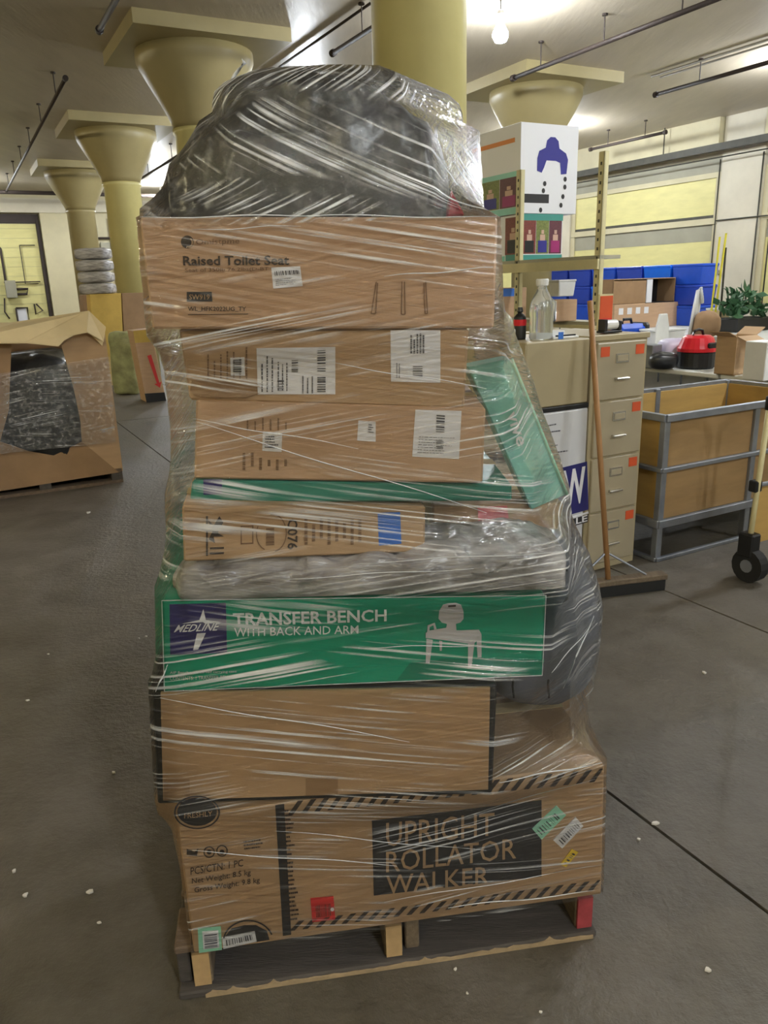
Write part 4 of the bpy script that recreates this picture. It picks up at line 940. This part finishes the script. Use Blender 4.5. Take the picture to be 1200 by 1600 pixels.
def tub(P, z, sx, sy, h, label, mt=M['white_plastic'], name='plastic_tub', cat='tub'):
    e = thing_at(P+WH*sx/2+UH*sy/2, z, name, label, cat); a = P; b = .012
    mb = MB(); c = P+WH*sx/2+UH*sy/2
    lo = [c+WH*(s*sx/2*.86)+UH*(t*sy/2*.86) for s, t in ((-1,-1),(1,-1),(1,1),(-1,1))]; hi = [c+WH*(s*sx/2)+UH*(t*sy/2) for s, t in ((-1,-1),(1,-1),(1,1),(-1,1))]
    mb.hexa([V((q.x,q.y,z)) for q in lo]+[V((q.x,q.y,z+h*.88)) for q in hi]); mb.build('tub_body', mt, e, bevel=.008)
    gbox(P, sx*1.05, sy*1.05, z+h*.88, z+h, mt, 'rim', e, .006, -.025*sx, -.025*sy); return e
tub(onz(874, 497, 1.20)+UH*.02, 1.20+.205, .22, .16, .16, 'white plastic tub on the small carton beside the blue totes')
# on the beige cabinet
TOPB = 1.285
def on_top(x, z=TOPB, back=.12):   # spot on the cabinet row at pixel column x, some way behind the front edge
    d_ = ray(x, 525); P = CL+UH*back; n_ = UH; t = (P-EYE).dot(n_)/d_.dot(n_); q = EYE+d_*t; return V((q.x, q.y, z))
P = on_top(845); e = thing_at(P, TOPB, 'clear_jug', 'clear plastic water jug with white cap on the beige cabinet', 'jug')
MB().lathe(P, [(.052,0),(.06,.01),(.058,.04),(.061,.06),(.057,.10),(.061,.13),(.058,.17),(.05,.20),(.03,.235),(.024,.25),(.024,.262)], 20).build('jug_body', M['clear'], e, smooth=True)
MB().lathe(P, [(.03,.262),(.032,.27),(.032,.29),(.028,.295)], 16).build('cap', M['white_plastic'], e); MB().tube([P+WH*.05+Zv*.20, P+WH*.085+Zv*.18, P+WH*.085+Zv*.09, P+WH*.055+Zv*.07], .009, 8).build('handle', M['clear'], e, smooth=True)
P = on_top(812, back=.2); e = thing_at(P, TOPB, 'glue_bottle', 'dark bottle with red band beside the clear jug', 'bottle')
MB().lathe(P, [(.03,0),(.032,.01),(.032,.11),(.02,.125),(.012,.13),(.012,.135)], 14).build('bottle_body', M['black'], e, smooth=True); MB().lathe(P, [(.0335,.07),(.0335,.10)], 14).build('red_band', M['red_plastic'], e); MB().lathe(P, [(.014,.135),(.016,.14),(.012,.16)], 10).build('nozzle', M['black'], e)
P = on_top(795, back=.25); tag(MB().lathe(P, [(.05,0),(.055,.01),(.055,.05),(.05,.055)], 16).build('white_roll', M['white_plastic']), 'white roll lying at the left end of the beige cabinet', 'roll')
P = on_top(872, back=.06); e = thing_at(P, TOPB, 'paper_tray', 'flat white tray with blue tape on the beige cabinet', 'tray')
gbox(P, .17, .12, TOPB, TOPB+.012, M['white_plastic'], 'tray_base', e, .003, -.03); gbox(P, .17, .008, TOPB+.012, TOPB+.035, M['white_plastic'], 'tray_edge', e, 0, -.03, .11); gbox(P, .13, .004, TOPB+.012, TOPB+.02, M['black'], 'tray_slot', e, 0, -.01, .004); gbox(P, .03, .004, TOPB-.005, TOPB+.035, M['blue_tape'], 'blue_tape', e, 0, -.0, -.006)
# on the filing cabinet
P = on_top(934, CH+.004, .25); e = thing_at(P, CH+.004, 'orange_card', 'upright orange and red framed card on the filing cabinet', 'card')
gbox(P, .10, .012, CH+.004, CH+.2, M['shelf_cream'], 'card_frame', e, 0); gbox(P, .09, .004, CH+.07, CH+.19, M['orange_tag'], 'orange_print', e, 0, .005, -.004); gbox(P, .09, .004, CH+.009, CH+.07, M['red_tag'], 'red_print', e, 0, .005, -.004)
P = on_top(944, CH+.004, .08); e = thing_at(P, CH+.004, 'tape_dispenser', 'black and white tape dispenser on the filing cabinet front edge', 'dispenser')
gbox(P, .13, .06, CH+.004, CH+.016, M['black'], 'base', e, .003); gbox(P, .02, .055, CH+.016, CH+.075, M['black'], 'end_cheek', e, .003, .004); gbox(P, .02, .055, CH+.016, CH+.065, M['black'], 'end_cheek', e, .003, .106); MB().tube([P+Zv*.042+WH*.026+UH*.028, P+Zv*.042+WH*.104+UH*.028], .026, 14).build('tape_roll', M['white_plastic'], e)

# ---- folding tables
def table(i0, i1, j0, j1, z, label, group='white folding tables'):
    c = G((i0+i1)/2, (j0+j1)/2); e = thing_at(c, 0, 'folding_table', label, 'table', group)
    quadbox(i0, i1, j0, j1, z-.045, z).build('table_top', M['table'], e, bevel=.01)
    for a in (.1, .9):
        for b in (.12, .88):
            p = G(i0+(i1-i0)*a, j0+(j1-j0)*b); MB().tube([V((p.x,p.y,0)), V((p.x,p.y,z-.04))], .014, 8).build('leg', M['galv'], e, smooth=True)
        MB().tube([G(i0+(i1-i0)*a, j0+(j1-j0)*.12, .3), G(i0+(i1-i0)*a, j0+(j1-j0)*.88, .3)], .01, 8).build('leg_brace', M['galv'], e)
    return e
table(-.103, .24, .5, .64, .74, 'white folding table holding the red vacuum, behind the plywood bin')
table(-.05, .50, .645, .79, .74, 'white folding table behind the filing cabinet under the blue tool case')
table(-.45, -.107, .5, .65, .74, 'white folding table at the right edge under the open carton')
table(.60, 1.00, 1.15, 1.43, .74, 'second-row white folding table with the long stickered carton')
table(.22, .595, 1.15, 1.43, .74, 'second-row white folding table under the green plants')
table(.72, 1.62, 1.44, 1.60, .74, 'back-row table loaded with stacked blue totes')
# red and black vacuum head
P = onz(1076, 578, .74); e = thing_at(P, .74, 'shop_vacuum', 'red and black shop vacuum on the folding table', 'vacuum'); sc = pxm(P); r_ = 29*sc; P = P+WH*r_+UH*r_*.4
P.z = .74
MB().lathe(P, [(r_*.9,0),(r_,.02),(r_,.145),(r_*.96,.155)], 24).build('drum', M['black'], e)
MB().lathe(P, [(r_*1.04,.155),(r_*1.04,.185),(r_*.97,.21),(r_*.8,.28),(r_*.62,.30)], 24).build('motor_head', M['red_plastic'], e, smooth=False)
MB().tube([P+Zv*.29-WH*.07, P+Zv*.34-WH*.05, P+Zv*.35, P+Zv*.34+WH*.05, P+Zv*.29+WH*.07], .013, 8).build('carry_handle', M['black'], e, smooth=True)
MB().obox(P+Zv*.215-UH*r_*.98, WH, UH, Zv, (.11,.03,.05)).build('inlet_port', M['black'], e, bevel=.01)
# open carton and white box on the right table
e, a, wd, h = carton_px('open_carton', 'open brown carton with flaps beside the red vacuum', 1146, 1186, 587, 528, .74, .2, M['card'], flaps=True)
gbox(a, .10, .003, .76, .83, M['paper'], 'label_sticker', e, 0, .12, -.003); gbox(a, .03, .003, .88, .91, M['card_pale'], 'hand_hole', e, 0, .15, -.003)
e, a, wd, h = carton_px('white_box', 'white box standing at the right end of the folding table', 1193, 1228, 596, 536, .74, .2, M['white_plastic'], 'box')
# silver, lilac and dark clutter left of the vacuum
bag_of(onz(1062, 572, .74)+UH*.1, .74, 'lilac_bag', 'pale lilac plastic bag heaped left of the red vacuum', 'bag', M['lilac'], .30, .28, .26, 21)
bag_of(onz(1043, 578, .74)+UH*.06, .74, 'dark_bag', 'dark grey crumpled bundle at the table front left of the vacuum', 'bag', M['bag_black'], .26, .2, .16, 22)
e, a, wd, h = carton_px('grey_bin', 'grey plastic bin on the table next to the filing cabinet', 1018, 1036, 576, 540, .74, .3, M['galv'], 'bin')
tub(onz(1028, 545, .74), .74, .45, .3, .22, 'low white tub behind the lilac bag on the table')
P = onz(975, 528, .74)+UH*.3; P = onz(968, 545, .74); e = thing_at(P, .74, 'blue_tool_bag', 'blue tool case with black handle just above the filing cabinet', 'tool case')
gbox(P, .46, .25, .74, 1.02, M['blue_plastic'], 'case_body', e, .05); gbox(P, .10, .27, .74, 1.03, M['black'], 'end_cap', e, .03, .40, -.01)
pm = P+WH*.22+UH*.12; MB().tube([pm+Zv*.28-WH*.08, pm+Zv*.335-WH*.06, pm+Zv*.335+WH*.06, pm+Zv*.28+WH*.08], .018, 8).build('carry_handle', M['black'], e, smooth=True)
P = onz(1024, 550, .74); e = thing_at(P, .74, 'white_chair_shell', 'white plastic chair back standing on the table', 'chair part')
MB().prism([P, P+WH*.2, P+WH*.2+Zv*.28, P+WH*.16+Zv*.42, P+WH*.04+Zv*.42, P+Zv*.28], UH*.03).build('back_shell', M['white_plastic'], e, bevel=.008)
for x0 in (.03, .17): MB().tube([P+WH*x0+UH*.03, P+WH*x0+UH*.16+Zv*.0], .014, 8).build('foot_tube', M['white_plastic'], e)
# second row: long stickered carton with open carton on it
e, a, wd, h = carton_px('long_carton', 'long brown carton with four white stickers on the second table row', 958, 1086, 516, 478, .74, .45, M['card_warm'])
for k in range(4): gbox(a, .10, .003, .74+h*.60, .74+h*.86, M['paper'], 'label_sticker', e, 0, .10+k*.19, -.003)
zt = .74+h
a2 = a+UH*.05; e = thing_at(a2, zt, 'open_box', 'wide open-fronted brown box stacked on the long stickered carton', 'carton'); w2, h2 = wd*.93, .40
gbox(a2, w2*.52, .012, zt, zt+h2*.92, M['card_dark'], 'front_wall', e, 0); gbox(a2, w2, .012, zt, zt+h2, M['card_dark'], 'back_wall', e, 0, 0, .38); gbox(a2, w2, .39, zt, zt+.012, M['black'], 'floor_panel', e); gbox(a2, w2, .40, zt+h2-.012, zt+h2, M['card'], 'top_panel', e); gbox(a2, .012, .39, zt, zt+h2, M['card_dark'], 'side_wall', e); gbox(a2, .012, .39, zt, zt+h2, M['card_dark'], 'side_wall', e, 0, w2-.012); gbox(a2, w2*.42, .01, zt+.012, zt+h2-.012, M['black'], 'painted_shade', e, 0, w2*.56, .36)  # black floor and back sheet paint shade into the opening
gbox(a2, w2*.09, .014, zt+.01, zt+h2*.95, M['paper'], 'white_strip', e, 0, w2*.53, -.004); t3 = a2+WH*(w2*.2)+Zv*h2; MB().prism([t3, t3+WH*(w2*.3), t3+WH*(w2*.15)-Zv*.16-UH*.05], -UH*.006).build('torn_flap', M['card'], e)
for q in e.children:
    if q.name.startswith('torn_flap'): q.location.z += zt-.74 if False else 0
# white crutches and brown sacks
P = onz(1076, 528, .74); e = thing_at(P, .74, 'white_tubing', 'bundle of white bent tubes leaning beside the brown sacks', 'tubing')
for k in range(5):
    b = P+WH*(.04*k)+UH*(.03*k); MB().tube([b, b+WH*(.05+.02*k)+Zv*.35, b+WH*(.10+.01*k)+Zv*(.62-.04*k), b+WH*(.16+.01*k)+Zv*(.66-.04*k), b+WH*(.20)+Zv*.45], .022, 8).build('tube', M['white_plastic'], e, smooth=True)
P = onz(1112, 528, .74); bag_of(P+UH*.1, .74, 'brown_sack', 'brown paper sack right of the white tubes', 'sack', M['card_dark'], .34, .3, .36, 31)
e, a, wd, h = carton_px('small_box', 'small pale box with white lid right of the brown sack', 1122, 1142, 516, 486, .74, .25, M['card_pale'], 'box')
gbox(a, wd*1.04, .27, .74+h, .74+h+.03, M['white_plastic'], 'lid', e, .004, -.005, -.01)
# plants in a black tray, poles
P = onz(1150, 520, .74); e = thing_at(P, .74, 'plant_tray', 'black tray of green artificial plants with yellow poles behind', 'plant')
gbox(P, .75, .4, .74, .94, M['black'], 'tray', e, .02)
rl = random.Random(5); mb = MB()
for k in range(170):
    c = P+WH*rl.uniform(.02,.73)+UH*rl.uniform(.02,.4)+Zv*(rl.uniform(.2,.56)); c.z = .74+rl.uniform(.2,.56)
    d1 = V((rl.uniform(-1,1), rl.uniform(-1,1), rl.uniform(-.4,1))).normalized(); d2 = d1.cross(V((rl.uniform(-1,1), rl.uniform(-1,1), .3))).normalized(); s_ = rl.uniform(.10,.2)
    mb.add([c, c+d1*s_*.5+d2*s_*.3, c+d1*s_*1.1, c+d1*s_*.5-d2*s_*.3], [(0,1,2,3)])
lf = mb.build('foliage', M['leaf'], e); lf['kind'] = 'stuff'
for k, (x0, lean, zt_) in enumerate(((.0,.05,1.35), (.08,.10,1.4), (.22,-.02,1.2))):
    b = P+WH*x0+UH*.47; b.z = .742; tag(MB().tube([b, b+WH*lean+Zv*zt_], .016, 8).build('long_pole', M['yellow_pole'] if k < 2 else M['rail']), ['left yellow pole standing in the plant tray', 'right yellow pole standing in the plant tray', 'dark pole standing in the plant tray'][k], 'pole', 'poles in the plant tray')
b = onz(1090, 470, 1.0); tag(MB().tube([V((b.x,b.y,.74)), V((b.x,b.y,1.95))], .012, 6).build('thin_rod', M['white_plastic']), 'thin white rod standing in front of the blue totes', 'rod')
# blue totes
tote_me = None
lab = ['first','second','third','fourth','fifth','sixth','seventh']
for c_ in range(7):
    for t_ in range(3):
        P = G(.745+c_*.122, 1.455); z = .742+t_*.335; mt = [M['blue_plastic'], M['blue_plastic2'], M['blue_plastic2'], M['blue_bright'], M['blue_plastic'], M['blue_bright'], M['blue_plastic2']][(c_+t_*2) % 7]
        e = thing_at(P, z, 'blue_tote', 'blue lidded storage tote, %s stack from the right, %s tier' % (lab[c_], ['bottom','middle','top'][t_]), 'tote', 'stacked blue totes')
        ln, wd = .122*BAY-.03, .42
        c = P+UH*ln/2+WH*wd/2
        lo = [V((q.x,q.y,z)) for q in [c+WH*(s*wd*.44)+UH*(u_*ln*.45) for s, u_ in ((-1,-1),(1,-1),(1,1),(-1,1))]]; hi = [V((q.x,q.y,z+.29)) for q in [c+WH*(s*wd*.49)+UH*(u_*ln*.49) for s, u_ in ((-1,-1),(1,-1),(1,1),(-1,1))]]
        MB().hexa(lo+hi).build('tote_body', mt, e, bevel=.012); gbox(P, wd, ln, z+.285, z+.332, mt, 'lid', e, .012)

# ================================================================== LEFT SIDE
GC = onz(193, 753); GWd, GD, GH = 1.25, 1.05, 1.22; GL = GC-WH*GWd
e = thing_at(GL+WH*GWd/2+UH*GD/2, 0, 'wooden_pallet', 'low pallet under the torn bulk carton on the left', 'pallet')
for y0 in (0, .22, .44, .66, .90): gbox(GL, GWd, .12, .10, .125, M['wood_old'], 'deck_board', e, 0, 0, y0)
for x0 in (0, GWd/2-.04, GWd-.09): gbox(GL, .09, GD-.03, .025, .10, M['wood_dark'], 'stringer', e, 0, x0, 0)
for y0 in (0, .45, .90): gbox(GL, GWd, .12, 0, .025, M['wood_old'], 'bottom_board', e, 0, 0, y0)
e = thing_at(GL+WH*GWd/2+UH*GD/2, .125, 'bulk_carton', 'large torn cardboard bulk carton with cut-out front, on the left', 'carton')
fg = Face(GC, YAW); th = .012; zb = .127; ztp = GH
gl = lambda x, y, o_=0.0: fg.at(x, y, o_)
def panel(pts, nm, mt=M['card'], o_=0.0): return MB().prism([fg.at(x, y, o_) for x, y in pts], UH*th).build(nm, mt, e)
fl0 = GL.copy()
panel([(186,738),(192,735),(163,512),(128,515),(96,540),(116,610),(126,660),(128,690)], 'front_wall')
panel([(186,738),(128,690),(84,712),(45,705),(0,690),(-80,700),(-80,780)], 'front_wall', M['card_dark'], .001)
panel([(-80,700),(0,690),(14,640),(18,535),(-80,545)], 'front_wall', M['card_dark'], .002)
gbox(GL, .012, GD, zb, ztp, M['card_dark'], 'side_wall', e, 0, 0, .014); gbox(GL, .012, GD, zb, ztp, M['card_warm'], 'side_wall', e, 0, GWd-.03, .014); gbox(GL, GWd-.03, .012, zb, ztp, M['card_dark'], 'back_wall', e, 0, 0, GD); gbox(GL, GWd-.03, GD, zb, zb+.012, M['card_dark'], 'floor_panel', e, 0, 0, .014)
A = [fg.at(x, y, o_) for x, y, o_ in ((-80,508,-.12),(20,506,-.12),(95,500,-.10),(140,487,-.04),(165,512,.01),(160,534,.06),(148,527,.10),(133,519,.11),(112,523,.12),(97,531,.13),(88,540,.14),(40,535,.14),(-80,536,.14))]
MB().prism(A, Zv*.008).build('folded_flap', M['card_pale'], e)
B_ = [fg.at(x, y, o_) for x, y, o_ in ((140,488,-.05),(165,514,.0),(158,540,.05),(150,532,.05),(138,520,.03))]
MB().prism(B_, -UH*.008).build('torn_corner', M['card_pale'], e)
bm_ = GL+WH*.62+UH*.52
o = soft('black_refuse_bag', 'dark bundle of bagged goods filling the torn bulk carton', 'bag', M['bag_black'], (bm_.x, bm_.y, .142), .52, .42, .98, .03, 5, 41, None, 5, 56, 36)
# film across the opening
def sheet(face, q, mt, name, label, off, nu=40, nv=24, amp=.012):
    me = bpy.data.meshes.new(name); vv = []; ff = []; uvs = []
    P00 = face.at(*q[0], off)
    for b in range(nv+1):
        for a in range(nu+1):
            p = face.at(*bil(q, a/nu, b/nv), off); p -= face.n*(amp*abs(noise.noise(p*6))); vv.append(p-P00)
    wd = (face.at(*q[1])-face.at(*q[0])).length; hh = (face.at(*q[3])-face.at(*q[0])).length
    for b in range(nv):
        for a in range(nu):
            ff.append((b*(nu+1)+a, b*(nu+1)+a+1, (b+1)*(nu+1)+a+1, (b+1)*(nu+1)+a)); uvs += [(x/nu*wd, y/nv*hh) for x, y in ((a,b),(a+1,b),(a+1,b+1),(a,b+1))]
    me.from_pydata(vv, [], ff); ul = me.uv_layers.new(name='UVMap')
    for k, c in enumerate(uvs): ul.data[k].uv = c
    for p in me.polygons: p.use_smooth = True
    me.materials.append(mt); o = bpy.data.objects.new(name, me); link(o); o.location = P00; return tag(o, label, 'plastic wrap')
sheet(fg, [(-70,715),(180,690),(172,556),(-70,594)], M['film_bg'], 'stretch_wrap', 'crinkled stretch film round the torn bulk carton', .03)
# cartons farther back
def back_carton(name, label, q, yb, mt, depth=.5, yaw=None, z=0.0):
    P = onz(*yb, z); f = Face(P, YAW if yaw is None else yaw); c = [f.at(*p) for p in q]; d = f.n*depth
    e = empty(name, (c[0]+c[1])/2+d/2, label, 'carton'); MB().hexa([c[0], c[1], c[1]+d, c[0]+d, c[3], c[2], c[2]+d, c[3]+d]).build('carton_body', mt, e, bevel=.006)
    f.e = e; return e, f
e, f = back_carton('leaning_carton', 'tall narrow carton with red arrow leaning left of the wrapped stack', [(229,629),(260,627),(236,514),(207,517)], (229,629), M['card_warm'], .4)
patch(f, [(211,536),(239,534),(235,515),(208,517)], M['card_yellow'], e, 'pale_top_strip', .004); patch(f, [(229,629),(260,627),(257,613),(226,615)], M['blacktape'], e, 'dark_base', .004)
poly(f, [(230,556),(236,554),(249,598),(252,596),(250,606),(241,600),(245,599)], M['red_tag'], e, 'printed_arrow', .006)
e, f = back_carton('tall_carton', 'tall yellowish carton between the bulk carton and yellow column', [(152,604),(196,602),(189,458),(140,460)], (152,604), M['card_yellow'], .4)
e, f = back_carton('tall_carton', 'tall darker brown carton in front of the yellow column', [(198,600),(236,598),(230,457),(190,458)], (198,600), M['card_dark'], .4)
e, f = back_carton('tall_carton', 'dark brown narrow carton at the left of the yellowish carton', [(138,590),(152,589),(145,460),(129,461)], (138,590), M['card_dark'], .5)
Pb = onz(152, 604); fz = Face(Pb, YAW); zc_ = fz.at(160,460).z+.004; t0_ = fz.at(157, 460)
for k in range(4):
    o = soft('wrapped_bundle', '%s film-wrapped white pack stacked on the yellowish carton' % ['bottom', 'second', 'third', 'top'][k], 'bundle', M['bag_silver'], (t0_.x+UH.x*.2, t0_.y+UH.y*.2, zc_+k*.19), .29, .19, .185, .012, 8, 51+k, None, 5, 36, 14); o['group'] = 'white packs on the yellowish carton'
Pg = onz(196, 618); o = soft('wrapped_green_bundle', 'pale green film-wrapped bundle on the floor beside the leaning carton', 'bundle', mat('pale_green_goods', S(176,178,128), .3, var=.25, scale=5, bump=.6, bscale=9), (Pg.x, Pg.y+.25, 0), .2, .22, .98, .03, 5, 52, None, 7, 36, 28)
Pf = G(3.7, -.52); o = soft('wrapped_pallet_load', 'blue-grey wrapped load at the far left edge', 'bundle', mat('blue_grey_goods', S(120,124,150), .3, var=.2, scale=4, bump=.5, bscale=8), (Pf.x, Pf.y, 0), .55, .55, 2.3, .04, 4, 53, None, 5, 40, 30)

# ---- scraps on the floor
rs = random.Random(21); where = ['on the left floor', 'on the floor near the pallet', 'on the right floor']
spots = [(76,1023,.012), (44,1095,.014), (217,998,.010), (229,995,.012), (178,1208,.014), (40,1400,.016), (22,1362,.014), (141,1395,.016), (155,1443,.010), (138,802,.035), (1024,1288,.02), (998,1312,.010), (1107,1517,.018), (712,1515,.010), (730,1553,.008), (845,1582,.008), (1100,1052,.02)]
for k, (x, y, s_) in enumerate(spots):
    P = onz(x, y, .001); pts = [P+V((math.cos(t)*s_*rs.uniform(.2,.75), math.sin(t)*s_*rs.uniform(.15,.6), 0)) for t in (0, 1.1, 2.3, 3.4, 4.6, 5.5)]
    mb = MB(); mb.prism(pts, Zv*(.003+s_*.2)); o = mb.build('paper_scrap', M['scrap'], bevel=.0008)
    tag(o, 'tiny white scrap %s' % (where[0] if x < 260 else where[2] if x > 950 else where[1]), 'scrap', 'white scraps '+(where[0] if x < 260 else where[2] if x > 950 else where[1]))
